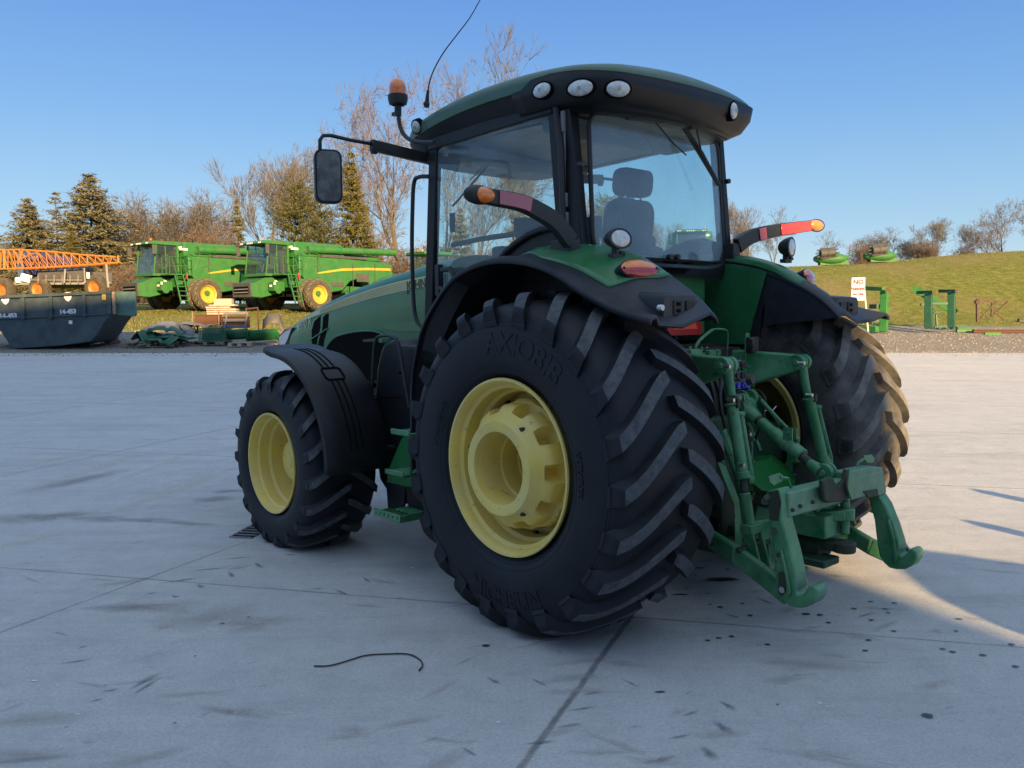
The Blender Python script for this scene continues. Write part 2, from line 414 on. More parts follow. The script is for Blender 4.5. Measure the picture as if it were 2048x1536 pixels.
def blob(px, py, a, b, ang=0., n=14, j=.25):
    """stain whose long half-axis a and short half-axis b (metres) lie at ang degrees (from the picture's right) on the ground"""
    c = P(px, py, z=0.)
    s0, D0 = sd(c.x, c.y)
    ca, sa = math.cos(math.radians(ang)), math.sin(math.radians(ang)); ring = []
    for i in range(n):
        t = 2 * PI * i / n; k = 1 + random.uniform(-j, j); u, w = a * math.cos(t) * k, b * math.sin(t) * k
        ring.append(xy(s0 + u * ca - w * sa, D0 + u * sa + w * ca))
    return (c, ring)
def seg(px0, py0, px1, py1, w):
    a, b = P(px0, py0, z=0.), P(px1, py1, z=0.)
    d = (b - a); L = d.length; d.normalize(); nn = V((-d.y, d.x, 0)); c = (a + b) / 2; ring = []
    for i in range(14):
        t = 2 * PI * i / 14; ring.append(c + d * math.cos(t) * L * .55 + nn * math.sin(t) * w * (1 + .2 * random.random()) * (1.1 if math.cos(t) > 0 else .8))
    return (c, ring)
marks = [seg(*q) for q in [(240, 1390, 335, 1338, .05), (250, 1400, 330, 1350, .03), (190, 1385, 250, 1378, .025), (100, 1330, 200, 1318, .03), (165, 1408, 215, 1395, .02),
    (1395, 1485, 1440, 1530, .05), (1418, 1435, 1475, 1478, .05), (1425, 1395, 1485, 1428, .035), (1320, 1482, 1395, 1467, .022), (1355, 1436, 1405, 1420, .025), (1270, 1530, 1370, 1510, .03),
    (1090, 1460, 1180, 1445, .025), (1120, 1425, 1205, 1412, .02), (1030, 1492, 1130, 1480, .025), (1050, 1352, 1105, 1378, .02), (965, 1350, 1010, 1375, .025), (1150, 1395, 1215, 1380, .02),
    (915, 1490, 965, 1520, .02), (1235, 1355, 1290, 1380, .018), (415, 1122, 530, 1112, .03), (355, 1145, 480, 1133, .03), (290, 1172, 425, 1152, .04), (280, 1190, 325, 1185, .03),
    (455, 1140, 470, 1160, .04), (505, 1122, 530, 1140, .04), (390, 1165, 410, 1180, .04), (340, 1190, 360, 1197, .04), (660, 1175, 705, 1195, .03), (720, 1150, 745, 1170, .02), (610, 1180, 660, 1176, .02),
    (560, 1108, 600, 1112, .03), (250, 1090, 300, 1080, .02), (150, 1300, 180, 1290, .02), (1500, 1190, 1560, 1215, .03), (1440, 1225, 1490, 1240, .025), (1700, 1240, 1760, 1222, .02)]]
brown = [blob(420, 1235, .55, .30, 10), blob(330, 1215, .4, .2, 0), blob(510, 1250, .35, .2, 20), blob(60, 1440, .4, .12, 10), blob(40, 1510, .3, .1, 0), blob(800, 1197, .06, .04, 0), blob(250, 1165, .3, .1, 30), blob(1000, 1180, .6, .2, 10), blob(1620, 1330, .5, .12, -10)]
stains('brown_dust', decal_mat('brown_dust', (.30, .26, .21), .3, 8, .35, 1.0), brown, .0028)
stains('tyre_marks', decal_mat('tyre_mark', (.13, .135, .15), .55, 30, .5, .95), marks, .003)
marks2 = []
for i in range(22):
    px, py = random.uniform(0, 2048), random.uniform(1100, 1530)
    marks2.append(blob(px, py, random.uniform(.03, .22), random.uniform(.006, .03), random.choice((12, 40, -20)) + random.uniform(-12, 12)))
stains('scuff_marks', decal_mat('scuff_mark', (.20, .20, .21), .30, 26, .5, .95), marks2, .004)
marks4 = []
for i in range(60):
    px, py = random.uniform(0, 2048), random.uniform(1120, 1530)
    marks4.append(blob(px, py, random.uniform(.05, .35), random.uniform(.02, .09), random.uniform(-40, 60)))
stains('dusty_patches', decal_mat('pale_dust', (.42, .39, .35), .4, 12, .45, .95), marks4, .0045)
oil = [blob(1445, 1160, .17, .05, 0), blob(1400, 1137, .05, .02, 0), blob(1360, 1190, .06, .02), blob(1320, 1385, .035, .012), blob(1370, 1190, .03, .01)]
random.seed(11)
for px, py, a in [(1415, 1188, .012), (1455, 1140, .02), (1390, 1152, .015), (1440, 1215, .02), (1420, 1210, .012), (1375, 1178, .012), (1500, 1232, .02), (1415, 1282, .018), (1437, 1277, .016), (1463, 1274, .02), (1535, 1290, .018), (1485, 1208, .016),
    (1612, 1229, .028), (1640, 1231, .022), (1657, 1246, .018), (1741, 1204, .02), (1788, 1207, .02), (1708, 1218, .018), (1770, 1219, .018), (1776, 1226, .015), (1742, 1241, .018), (1787, 1263, .016), (1736, 1281, .018), (1730, 1302, .018), (1917, 1239, .022), (1885, 1299, .02), (1905, 1305, .02), (1965, 1311, .022), (2030, 1334, .02), (2022, 1290, .02), (1855, 1433, .03), (1912, 1263, .015), (972, 1292, .025), (1555, 1410, .008), (445, 1248, .015), (390, 1313, .008), (350, 1447, .008), (497, 1235, .01)]:
    oil.append(blob(px, py, a * 1.15, a * .9, 0, 10, .2))
stains('oil_spots', decal_mat('oil_spot', (.022, .022, .024), .85, 40, .2, .5, .35), oil, .005)
pale = [seg(-60, 1012, 330, 905, .16), (seg(-60, 962, 230, 900, .14)), seg(190, 1034, 480, 938, .17), seg(-60, 1110, 170, 1050, .14), seg(180, 985, 400, 908, .09)]
stains('faded_parking_lines', decal_mat('faded_yellow_line', (.62, .60, .48), .45, 5, .3, .95), pale, .0025)
damp = [blob(155, 966, 1.05, .24, 66, 16, .10), blob(50, 1037, .50, .30, 0), blob(130, 1032, .5, .26, 0), blob(215, 1038, .5, .20, -10), blob(300, 1042, .5, .15, -14), blob(380, 1048, .42, .10, -14), blob(430, 1000, .35, .22, 10), blob(455, 985, .25, .15, 10), blob(250, 1215, .35, .12, 0), blob(50, 1520, .25, .05, 10), blob(1690, 1010, .5, .1, 0)]
stains('damp_stains', decal_mat('damp_stain', (.27, .255, .24), .42, 6, .35, .85), damp, .0035)
white = [blob(x_, y_, a_, a_ * .5, 0, 9, .4) for x_, y_, a_ in [(70, 1363, .025), (115, 1372, .02), (155, 1430, .02), (995, 1446, .02), (1130, 1334, .018), (1210, 1342, .01), (1640, 1408, .022), (1655, 1415, .012), (825, 1137, .05), (1035, 1360, .01), (1060, 1355, .008), (960, 1528, .012), (1065, 1520, .012)]]
stains('white_paint_flecks', decal_mat('white_fleck', (.75, .75, .74), .9, 60, .3, .6), white, .0055)

# ---------------------------------------------------------------- sky and light
SUNDIR = V((-.30, -.954, 0)).normalized(); EL = math.radians(16)
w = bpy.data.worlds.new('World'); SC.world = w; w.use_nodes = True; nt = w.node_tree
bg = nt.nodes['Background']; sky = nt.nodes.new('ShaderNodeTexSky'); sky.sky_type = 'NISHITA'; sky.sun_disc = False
sky.sun_elevation = EL; sky.sun_rotation = math.atan2(SUNDIR.x, SUNDIR.y); sky.altitude = 200; sky.air_density = 1.0; sky.dust_density = .2; sky.ozone_density = 1.2
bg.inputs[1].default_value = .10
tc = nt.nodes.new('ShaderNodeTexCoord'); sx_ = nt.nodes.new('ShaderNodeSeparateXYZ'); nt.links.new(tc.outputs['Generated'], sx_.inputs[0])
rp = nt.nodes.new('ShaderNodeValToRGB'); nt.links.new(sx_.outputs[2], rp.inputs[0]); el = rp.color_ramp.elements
STOPS = [(0., (.47, .61, .70)), (.10, (.28, .49, .70)), (.22, (.145, .355, .69)), (.36, (.072, .23, .64)), (.48, (.16, .33, .68)), (.66, (.50, .66, .98)), (1., (.68, .84, 1.))]  # upper stops raised past a real sky, added fill for the shade
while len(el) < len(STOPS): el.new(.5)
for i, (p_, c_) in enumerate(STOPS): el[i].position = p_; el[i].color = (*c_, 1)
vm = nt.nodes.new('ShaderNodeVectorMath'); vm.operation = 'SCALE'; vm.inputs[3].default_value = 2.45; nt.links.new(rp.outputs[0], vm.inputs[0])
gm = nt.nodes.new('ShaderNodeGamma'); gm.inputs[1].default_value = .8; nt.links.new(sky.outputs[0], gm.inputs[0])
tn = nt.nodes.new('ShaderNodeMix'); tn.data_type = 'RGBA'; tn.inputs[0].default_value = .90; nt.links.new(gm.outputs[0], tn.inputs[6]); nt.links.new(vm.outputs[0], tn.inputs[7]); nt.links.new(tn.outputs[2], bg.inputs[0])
sl = bpy.data.lights.new('sun', 'SUN'); so = bpy.data.objects.new('sun', sl); COL.objects.link(so)
sl.energy = 3.05; sl.angle = math.radians(.6); sl.color = (1., .68, .31)
sv = V((SUNDIR.x * math.cos(EL), SUNDIR.y * math.cos(EL), math.sin(EL)))
so.rotation_euler = sv.to_track_quat('Z', 'Y').to_euler(); so.location = (0, 0, 30)
SC.view_settings.view_transform = 'Standard'; SC.view_settings.look = 'None'; SC.view_settings.gamma = 1; SC.view_settings.exposure = 2.13
SC.render.engine = 'CYCLES'; SC.cycles.max_bounces = 8; SC.cycles.transparent_max_bounces = 16; SC.cycles.caustics_reflective = False; SC.cycles.caustics_refractive = False
# ================================================================ TYRES
def carcass(R, hw, rb, lugh):
    Rc = R - lugh; k = Rc - rb
    half = [(.80, -.02), (.84, .03), (.93, .10), (.985, .25), (1.0, .42), (.985, .60), (.95, .74), (.90, .84), (.80, .90), (.60, .945), (.35, .975), (.0, .985)]
    pts = [(-a * hw, rb + b * k) for a, b in half] + [(a * hw, rb + b * k) for a, b in reversed(half[:-1])]
    return pts
def tyre(R, hw, rb, nl, lugh, sgn, zr, lw=.036, delta=.36, n=96, up=1):
    """tyre with chevron lugs, axle along x, centred on the origin; material 0 rubber, 1 lug faces"""
    m = MB(); prof = carcass(R, hw, rb, lugh)
    m.lathe(prof, (0, 0, 0), (1, 0, 0), n)
    def rad(x):
        a = abs(x) / hw; return interp([(0, R), (.35, R - .006), (.6, R - .018), (.8, R - .040), (.9, R - .062), (1., R - .10)], a)
    def rin(x):
        a = abs(x) / hw; k = R - lugh - rb
        return rb + k * interp([(0, .97), (.35, .96), (.6, .93), (.8, .885), (.9, .82), (1., .70)], a)
    N = 9
    for side in (-1, 1):
        for i in range(nl):
            th0 = 2 * PI * (i + (.5 if side > 0 else 0)) / nl
            rings = []
            for j in range(N + 3):
                u = j / N
                if j <= N:
                    x = side * (-.02 + 1.0 * u) * hw; ro = rad(x); ri = rin(x); uu = u
                else:
                    q = (j - N) / 2; x = side * hw * (.985 + .012 * q); ro = rad(hw) - .055 * q * (R / 1.1) ; ri = ro - .07; x = side * hw * (.99 + .03 * (1 - q)); uu = 1 + .06 * q
                th = th0 - sgn * (delta / R) * (uu ** 1.25)
                wt = lw / R * (1 if j else .8) * (1.0 + .15 * u); wb_ = wt * 1.45
                ring = []
                for (dw, r) in ((-wb_, ri), (-wt, ro), (wt, ro), (wb_, ri)):
                    a = th + dw; 
                    ring.append(V((x - (side * .004 if j > N and r == ri else 0), math.cos(a) * r, math.sin(a) * r)))
                rings.append(ring)
            n0 = len(m.v)
            vs = [q for r in rings for q in r]; fs = []; k = len(rings)
            for a in range(k - 1):
                for b in range(4):
                    c = (b + 1) % 4; fs.append((a * 4 + b, a * 4 + c, (a + 1) * 4 + c, (a + 1) * 4 + b))
            fs += [(3, 2, 1, 0), tuple((k - 1) * 4 + b for b in range(4))]
            m.add(vs, fs, 0)
            for q in range(len(fs)):
                if q < (k - 1) * 4 and q % 4 == 1 and q < (k - 3) * 4: m.m[-len(fs) + q] = 1
    for q in m.v:
        if q.z < -zr + .004:
            q.z = -zr + .004; q.x *= 1.0
    return m
def shift(m, off):
    for q in m.v: q += V(off)
    return m
def sidewall_text(m, txt, r, ang, size, x, sgn=-1, flip=False, ext=.004):
    """letters bent along the sidewall circle; ang is where the word's middle sits"""
    def bend(q):
        rr = r + q.y * (1 if not flip else -1)
        # seen from the left side (-x), forward (+y) is to the left
        a = math.radians(ang) + (q.x / r) * (1 if not flip else -1) * -1
        return V((-q.z + x, -math.cos(a) * rr * -1 if False else math.cos(PI - a) * rr * -1, math.sin(a) * rr))
    m.text(txt, Matrix(), size, ext, bend=bend, bold=.004)

# ================================================================ TRACTOR
T = thing('tractor', 'large green tractor with yellow wheels and rear quick hitch, standing in shade on the concrete', 'tractor', (0, 0, 0))
XR, ZR, XF, ZF, WB = 1.73, 1.084, 1.86, .754, 3.039
def rear_wheel(side):
    left = side < 0
    hub = MB(); X = lambda d: side * (XR + d)           # d > 0 points outwards
    ax = (side, 0, 0); o = (0, 0, ZR)
    # cast hub that stands out of the dish, hollow in the middle
    N = 30
    def ringpts(d, r, sc_=0.):
        # scalloped casting: ten deep rounded notches
        out = []
        for j in range(N * 4):
            a = 2 * PI * j / (N * 4); k = 1 - sc_ * ss(.05, .75, math.cos(a * 10))
            out.append(V((X(d), math.cos(a) * r * k, ZR + math.sin(a) * r * k)))
        return out
    rings = [ringpts(-.42, .19), ringpts(-.30, .19), ringpts(-.295, .205), ringpts(-.16, .208), ringpts(-.155, .224), ringpts(-.02, .228), ringpts(.06, .235), ringpts(.062, .242), ringpts(.06, .30), ringpts(.045, .312), ringpts(.01, .335), ringpts(-.012, .360, .02), ringpts(-.035, .388, .17), ringpts(-.06, .398, .24), ringpts(-.15, .402, .25), ringpts(-.155, .41, .22), ringpts(-.17, .425, .03), ringpts(-.21, .43, .03), ringpts(-.215, .425, .20), ringpts(-.34, .43, .22), ringpts(-.35, .30)]
    hub.loft(rings, False)
    hubo = hub.build('wheel_hub', G['yellow'], T, smooth=40)
    bl = MB()
    for k in range(10):
        a = 2 * PI * (k + .5) / 10
        for r, d in ((.325, .005), (.475, -.285)):
            q = V((X(d), math.cos(a) * r, ZR + math.sin(a) * r))
            if d > 0 and k % 3: continue
            bl.cyl(q, q + V((side * .03, 0, 0)), .016 if d > 0 else .02, n=6)
    for k in range(10):
        a = 2 * PI * k / 10; q = V((X(-.36), math.cos(a) * .13, ZR + math.sin(a) * .13)); bl.cyl(q, q + V((side * .05, 0, 0)), .02, n=6)
    bl.each('wheel_bolt', G['blackm'], hubo)
    rim = MB()
    rim.lathe([(.0, .574), (.012, .570), (.012, .556), (-.01, .540), (-.05, .528), (-.07, .505), (-.16, .500), (-.18, .478), (-.27, .472), (-.31, .50), (-.33, .49), (-.335, .20)], (side * XR, 0, ZR), ax, 72)
    rim.lathe([(.0, .574), (-.02, .56), (-.08, .53), (-.3, .52), (-.62, .52), (-.82, .53), (-.86, .574), (-.87, .56), (-.84, .50), (-.34, .49)], (side * XR, 0, ZR), ax, 48)
    rim.lathe([(-.37, .0), (-.37, .24)], (side * XR, 0, ZR), ax, 24)
    rim.build('rim', G['yellow'], hubo, smooth=30)
    m = tyre(1.125, .475, .562, 22, .048, -1, ZR, lw=.044)
    if left:
        pass
    shift(m, (side * (XR - .435), 0, ZR))
    for rr_, ww in ((.615, .004), (.655, .003), (.905, .004), (.925, .003)):
        for sd_ in (-1, 1):
            xx = side * (XR - .435) + sd_ * (.475 * interp([(.562, .84), (.614, .93), (.691, .985), (.778, 1.), (.871, .985), (.943, .95), (.995, .90)], rr_))
            m.tube([V((xx, math.cos(2 * PI * k / 72) * rr_, ZR + math.sin(2 * PI * k / 72) * rr_)) for k in range(73)], ww, 4, False)
    t = m.build('tyre', [G['rubber'], G['lug']] if left else [G['rubber_d'], G['lug_d']], hubo, smooth=40, bevel=.009, seg=2)
    if not left: t['label'] = 'tyre caked with pale dried dust'
    if left:
        for txt, r, a0, size, fl in (('AXIOBIB', .80, 106, .19, False), ('MICHELIN', .835, -92, .15, True), ('ULTRAFLEX', .70, 176, .05, False), ('IF 900/60 R42', .70, 20, .06, False)):
            def bend(q, r=r, a0=a0, fl=fl):
                yy = q.y - size * .35; rr = r + (yy if not fl else -yy)
                a = math.radians(a0) + (q.x / r) * (-1 if fl is False else 1) * -1 * -1
                # angle counted from +y (front) upwards; viewer on the left sees the front at the left, so text runs front to back
                a = math.radians(a0) + (q.x / r) * (1 if not fl else -1)
                # from the left side, increasing angle from the front goes up and then back
                xs = -(XR - .435 + .475 * interp([(.562, .84), (.614, .93), (.691, .985), (.778, 1.), (.871, .985), (.943, .95), (.995, .90)], rr)) - .003
                return V((xs - q.z * 1., math.cos(PI - a + PI) * -rr if False else math.cos(a) * rr, ZR + math.sin(a) * rr))
            L = MB(); L.text(txt, Matrix(), size, .002, bend=bend, bold=.003); L.build('sidewall_lettering', G['rubber'], hubo, smooth=0)
    return hubo
rear_wheel(-1); rear_wheel(1)
def front_wheel(side):
    hub = MB(); ax = (side, 0, 0); o = (side * XF, WB, ZF)
    hub.lathe([(-.38, .0), (-.20, .0), (-.185, .02), (-.185, .15), (-.20, .175), (-.26, .18), (-.30, .20), (-.40, .20)], o, ax, 40)
    hub.cyl((side * (XF - .18), WB - .05, ZF + .02), (side * (XF - .165), WB - .05, ZF + .02), .022, n=8)
    h = hub.build('wheel_hub', G['yellow'], T)
    rim = MB(); rim.lathe([(.0, .456), (.012, .452), (.01, .438), (-.02, .425), (-.06, .418), (-.075, .398), (-.16, .392), (-.18, .372), (-.26, .365), (-.34, .35), (-.38, .20)], o, ax, 64)
    rim.lathe([(0, .456), (-.05, .43), (-.3, .41), (-.6, .43), (-.66, .456), (-.62, .40), (-.36, .36)], o, ax, 40)
    rim.build('rim', G['yellow'], h, smooth=30)
    m = tyre(.835, .345, .448, 19, .048, -1, ZF, lw=.032, delta=.26, n=72)
    shift(m, (side * (XF - .32), WB, ZF))
    m.build('tyre', [G['rubber'], G['lug']], h, smooth=40, bevel=.008, seg=2)
front_wheel(-1); front_wheel(1)

# ---------------------------------------------------------------- rear fenders
FC = (0, 1.084)
LX = 1.48
LIP = [(P(px_, py_, x=-LX).y, P(px_, py_, x=-LX).z) for px_, py_ in [(824, 760), (836, 690), (851, 640), (900, 562), (950, 530), (1000, 519), (1060, 525), (1110, 545), (1160, 580), (1230, 618), (1302, 640)]]
LIP = [(LIP[0][0] + .03, .85), (LIP[0][0] + .02, 1.2)] + LIP
def _st(x, front, pxs): return front + [(P(a, b, x=-x).y, P(a, b, x=-x).z) for a, b in pxs]
MID = _st(1.34, [(1.36, .85), (1.35, 1.22), (1.28, 1.62), (1.08, 1.98), (.74, 2.33)], [(1020, 518), (1080, 525), (1140, 545), (1200, 580), (1260, 616), (1318, 651)])
CRS = _st(1.1, [(1.38, .85), (1.37, 1.25), (1.30, 1.66), (1.12, 2.02), (.80, 2.36)], [(1060, 509), (1140, 512), (1200, 524), (1255, 550), (1300, 583), (1340, 622), (1366, 655)])
INN = _st(.84, [(1.36, .85), (1.36, 1.25), (1.30, 1.62), (1.12, 1.98), (.80, 2.33)], [(1100, 508), (1180, 503), (1240, 512), (1300, 534), (1352, 562), (1390, 592), (1422, 629)])
YE = [(0, P(1218, 551, x=-1.3).y), (.4, P(1275, 568, x=-1.09).y), (.7, P(1322, 570, x=-.93).y), (1., P(1352, 561, x=-.77).y)]
TABS = (LIP, MID, CRS, INN)
def fender(side):
    sx = -side
    def rs(tab, n=24):
        pts = spline([(0, a, b) for a, b in tab], 8); L = [0]
        for p_, q_ in zip(pts, pts[1:]): L.append(L[-1] + (q_ - p_).length)
        out = []
        for i in range(n):
            d = L[-1] * i / (n - 1); k = 0
            while k < len(L) - 2 and L[k + 1] < d: k += 1
            q = pts[k].lerp(pts[k + 1], (d - L[k]) / max(1e-9, L[k + 1] - L[k])); out.append((q.y, q.z))
        return out
    LIP, MID, CRS, INN = [rs(t_) for t_ in TABS]
    xs = [(LX + .005, LIP, -.028), (LX, LIP, .0), (LX - .05, LIP, .016), (1.34, MID, .0), (1.1, CRS, .0), (.84, INN, .0), (.78, INN, -.03), (.77, INN, -.06)]
    rings = []
    for x, tab, dz in xs:
        row = spline([(side * x, a, b + dz) for a, b in tab], 5)
        rings.append(row)
    m = MB(); m.loft(rings, False, closed=False)
    f = m.build('rear_fender', G['fender'], T, smooth=50, solid=.02)
    # green cover over the inner part
    g = MB(); rr = []
    def col(x): # interpolate between the fender stations
        for (xa, ta, da), (xb, tb, db) in zip(xs, xs[1:]):
            if xb <= x <= xa:
                k = (xa - x) / (xa - xb); return [(lerp(a[0], b[0], k), lerp(a[1] + da, b[1] + db, k)) for a, b in zip(ta, tb)]
        return [(a, b + xs[-1][2]) for a, b in xs[-1][1]]
    for i in range(13):
        k = i / 12; x = lerp(1.30, .77, k)
        tab = spline([(side * x, a, b) for a, b in col(x)], 5)
        # the cover begins ahead of the crest and its rear edge slants
        y_end = interp(YE, k); y_st = lerp(.10, .75, min(1, k * 1.6))
        lift = .012 + .035 * math.sin(min(1, k * 1.15) * PI / 2)
        tab = [q for q in tab]; row = []
        for j in range(25):
            yy = lerp(y_st, y_end, j / 24)
            for a, b in zip(tab, tab[1:]):
                if b.y <= yy <= a.y:
                    q = a.lerp(b, (a.y - yy) / max(1e-6, a.y - b.y)); break
            edge = min(1, min(j, 24 - j) / 4.)
            row.append(V((side * x, q.y, q.z + .014 + (lift - .014) * edge)))
        rr.append(row)
    g.loft(rr, False, closed=False)
    gc = g.build('fender_cover', G['paint'], f, smooth=50, solid=.012)
    # socket box at the tail
    b = MB(); y0 = P(1343, 622, x=-1.04).y - .075
    b.prism([(side * 1.22, y0, 2.02), (side * .86, y0, 2.02), (side * .84, y0, 2.10), (side * .90, y0 + .0, 2.165), (side * 1.20, y0, 2.165), (side * 1.22, y0, 2.13)], (0, .20, .02))
    bo = b.build('socket_box', G['fender'], f, bevel=.012, seg=2)
    s2 = MB(); s2.box((side * .96, y0 - .004, 2.085), (.085, .012, .085)); s2.box((side * 1.08, y0 - .004, 2.085), (.085, .008, .09)); s2.build('socket_lid', G['black'], bo, bevel=.006)
    s3 = MB(); s3.box((side * 1.08, y0 - .009, 2.107), (.04, .006, .022)); s3.box((side * 1.08, y0 - .009, 2.066), (.04, .006, .022)); s3.build('switch_button', G['hole'], bo, bevel=.004)
    if side < 0:
        s4 = MB(); s4.cyl((-1.235, y0 - .012, 2.085), (-1.235, y0 + .02, 2.085), .018, n=14); s4.build('push_button', G['white'], bo)
    return f
FL = fender(-1); FR = fender(1)
def oval(m, c, a, b, nrm, up=(0, 0, 1), depth=.03, n=32, half=0, mi=0, dome=.0, r0=0.):
    """oval plate facing nrm"""
    nrm = V(nrm).normalized(); up = V(up); rt = up.cross(nrm).normalized(); u = nrm.cross(rt); c = V(c)
    rings = []
    for d, k in ((-depth, 1.), (0, 1.), (dome * .6, .75), (dome, .3), (dome * 1.03, .01)):
        ring = []
        for j in range(n):
            t = 2 * PI * j / n; zz = math.sin(t) * b
            if half > 0: zz = max(zz, 0)
            if half < 0: zz = min(zz, 0)
            ring.append(c + nrm * d + rt * math.cos(t) * a * k + u * zz * k)
        rings.append(ring)
    return m.loft(rings, True, mi)
from mathutils.bvhtree import BVHTree
def cast(objs, px, py):
    """first point of the given meshes under a picture point, with its normal turned to the viewer"""
    best = None
    for o in objs:
        me = o.data; b = BVHTree.FromPolygons([v.co for v in me.vertices], [list(p.vertices) for p in me.polygons])
        h = b.ray_cast(CAM, ray(px, py).normalized())
        if h[0] is not None and (best is None or h[3] < best[2]): best = (h[0], h[1], h[3])
    if best is None: return None
    c, n, _ = best
    return c, (n if n.dot(CAM - c) > 0 else -n)
def tail_light(side, parent):
    c, n0 = cast([parent] + kids(parent), 1273, 543) if side < 0 else (None, None)
    if side < 0: TLP.append(c.copy())
    else: c = V((-TLP[0].x, TLP[0].y, TLP[0].z))
    nrm = V((side * .22, -.88, .42)).normalized(); c = c + nrm * .035
    h = MB(); oval(h, c, .150, .072, nrm, depth=.10); ho = h.build('tail_light', G['black'], parent)
    a = MB(); oval(a, c + nrm * .006, .141, .065, nrm, depth=.02, half=1, dome=.02); a.build('amber_lens', G['amber'], ho, smooth=60)
    r = MB(); oval(r, c + nrm * .006, .141, .065, nrm, depth=.02, half=-1, dome=.02); r.build('red_lens', G['red'], ho, smooth=60)
    s = MB()
    rt = V((0, 0, 1)).cross(nrm).normalized()
    for k in (-1, 1): s.cyl(c + rt * k * .125, c + rt * k * .125 + nrm * .014, .008, n=10)
    s.build('lens_screw', G['hole'], ho)
TLP = []
tail_light(-1, FL); tail_light(1, FR)
def work_lamp(c, nrm, parent, name='work_lamp', a=.075, b=.048):
    nrm = V(nrm).normalized(); c = V(c); rt = V((0, 0, 1)).cross(nrm).normalized(); u = nrm.cross(rt)
    m = MB(); rings = []
    for d, k in ((-.10, .3), (-.085, .62), (-.05, .9), (-.01, 1.08), (.008, 1.1), (.008, .98)):
        rings.append([c + nrm * d + rt * math.cos(2 * PI * j / 28) * a * k + u * math.sin(2 * PI * j / 28) * b * k for j in range(28)])
    m.loft(rings, True)
    m.box(c - nrm * .04 + V((0, 0, -.075)), (.035, .04, .06)); m.box(c - nrm * .04 + V((0, 0, -.11)), (.10, .05, .03)); m.cyl(c + V((.03, .03, -.09)), c + V((.075, .03, -.09)), .014, n=8)
    ho = m.build(name, G['blackm'], parent, bevel=.002)
    l = MB(); oval(l, c + nrm * .004, a * .97, b * .97, nrm, depth=.012, dome=.014); l.build('lens', G['lens'], ho, smooth=60)
    return ho
work_lamp(P(1240, 477, x=-1.02), (.0, -1, .05), FL, a=.105, b=.062)
work_lamp(P(1582, 494, x=1.02), (.22, -1, .0), FR, a=.085, b=.075)
def light_arm(side):
    pl = .02
    if side < 0: px = [(1141, 484), (1112, 446), (1080, 424), (1042, 406), (992, 396), (960, 390)]
    else: px = [(1474, 492), (1500, 474), (1540, 463), (1585, 456), (1615, 452), (1632, 451)]
    pts = [P(a, b, y=pl) for a, b in px]; pts = spline(pts, 3)
    m = MB(); rings = []
    for i, q in enumerate(pts):
        t = (pts[min(i + 1, len(pts) - 1)] - pts[max(i - 1, 0)]).normalized(); u = V((0, 0, 1)) - t * t.z; u.normalize()
        k = i / (len(pts) - 1); h = lerp(.062, .045, k); d = .03
        rings.append([q + u * h - V((0, d, 0)), q + u * h + V((0, d, 0)), q - u * h + V((0, d, 0)), q - u * h - V((0, d, 0))])
    m.loft(rings, True); m.box(pts[0] + V((-side * .03, .08, -.06)), (.1, .2, .16))
    a = m.build('light_arm', G['blackm'], T, bevel=.006, smooth=30)
    n = len(pts)
    def face(i0, i1, mat, name, hh=.85, out=.033, th=.006):
        f = MB(); rr = []
        for i in range(i0, i1 + 1):
            q = pts[i]; t = (pts[min(i + 1, n - 1)] - pts[max(i - 1, 0)]).normalized(); u = V((0, 0, 1)) - t * t.z; u.normalize(); h = lerp(.062, .045, i / (n - 1)) * hh
            rr.append([q + u * h + V((0, -out, 0)), q + u * h + V((0, -out - th, 0)), q - u * h + V((0, -out - th, 0)), q - u * h + V((0, -out, 0))])
        f.loft(rr, True); return f.build(name, mat, a, bevel=.002)
    if side < 0: face(8, 12, G['pink'], 'reflector')
    else: face(7, 12, G['red'] if False else surf('bright_red_reflector', (.75, .03, .015), .25, coat=.6), 'reflector'); face(4, 5, G['red'], 'reflector')
    e = pts[-1]; t = (pts[-1] - pts[-3]).normalized()
    h = MB(); h.ball(e + t * .01, 1, 16, 10, (.115, .055, .060)); h.build('marker_housing', G['blackm'], a)
    l = MB(); l.ball(e + t * (-.01 if side < 0 else -.045) + V((0, -.022, 0)), 1, 16, 10, (.085 if side < 0 else .12, .050, .050)); l.build('amber_lens', G['amber'], a)
light_arm(-1); light_arm(1)

# ---------------------------------------------------------------- rear body, axle and chassis
m = MB()
m.prism([(-.56, .10, 1.88), (.54, .10, 1.88), (.54, .10, 2.35), (.44, .10, 2.40), (-.46, .10, 2.40), (-.56, .10, 2.35)], (0, .35, 0))
m.build('rear_body_panel', G['paint'], T, bevel=.012, seg=2)
arcp = [q for q in spline([(0, a_, b_) for a_, b_ in INN[3:]], 4)]
for sx in (-1, 1):
    f_ = [V((sx * .765, q.y, q.z - .03)) for q in arcp if q.y > -.35]; r_ = [V((sx * .765, q.y, q.z - .03)) for q in arcp if q.y <= -.3]
    m = MB(); m.prism(f_ + [V((sx * .765, -.15, 1.80)), V((sx * .765, 1.1, 1.80))], (sx * -.02, 0, 0)); m.build('fender_side_panel', G['paint'], T)
    m = MB(); m.prism([q + V((sx * .012, 0, -.004)) for q in f_] + [V((sx * .777, -.15, 1.2)), V((sx * .777, 1.15, 1.2))], (sx * .012, 0, 0)); m.build('fender_liner', G['fender'], T)
    m = MB(); m.prism(r_ + [V((sx * .762, -.30, 1.95))], (sx * .02, 0, 0)); m.build('fender_liner', G['fender'], T)
m = MB()
m.box((0, .5, 1.05), (.62, 1.6, .72)); m.box((0, 2.6, .95), (.5, 3.0, .4)); m.box((0, 1.6, 1.5), (1.2, 1.6, .5)); m.cyl((-1.35, 0, ZR), (1.35, 0, ZR), .15, n=24); m.cyl((-1.05, 0, ZR), (1.05, 0, ZR), .21, n=24)
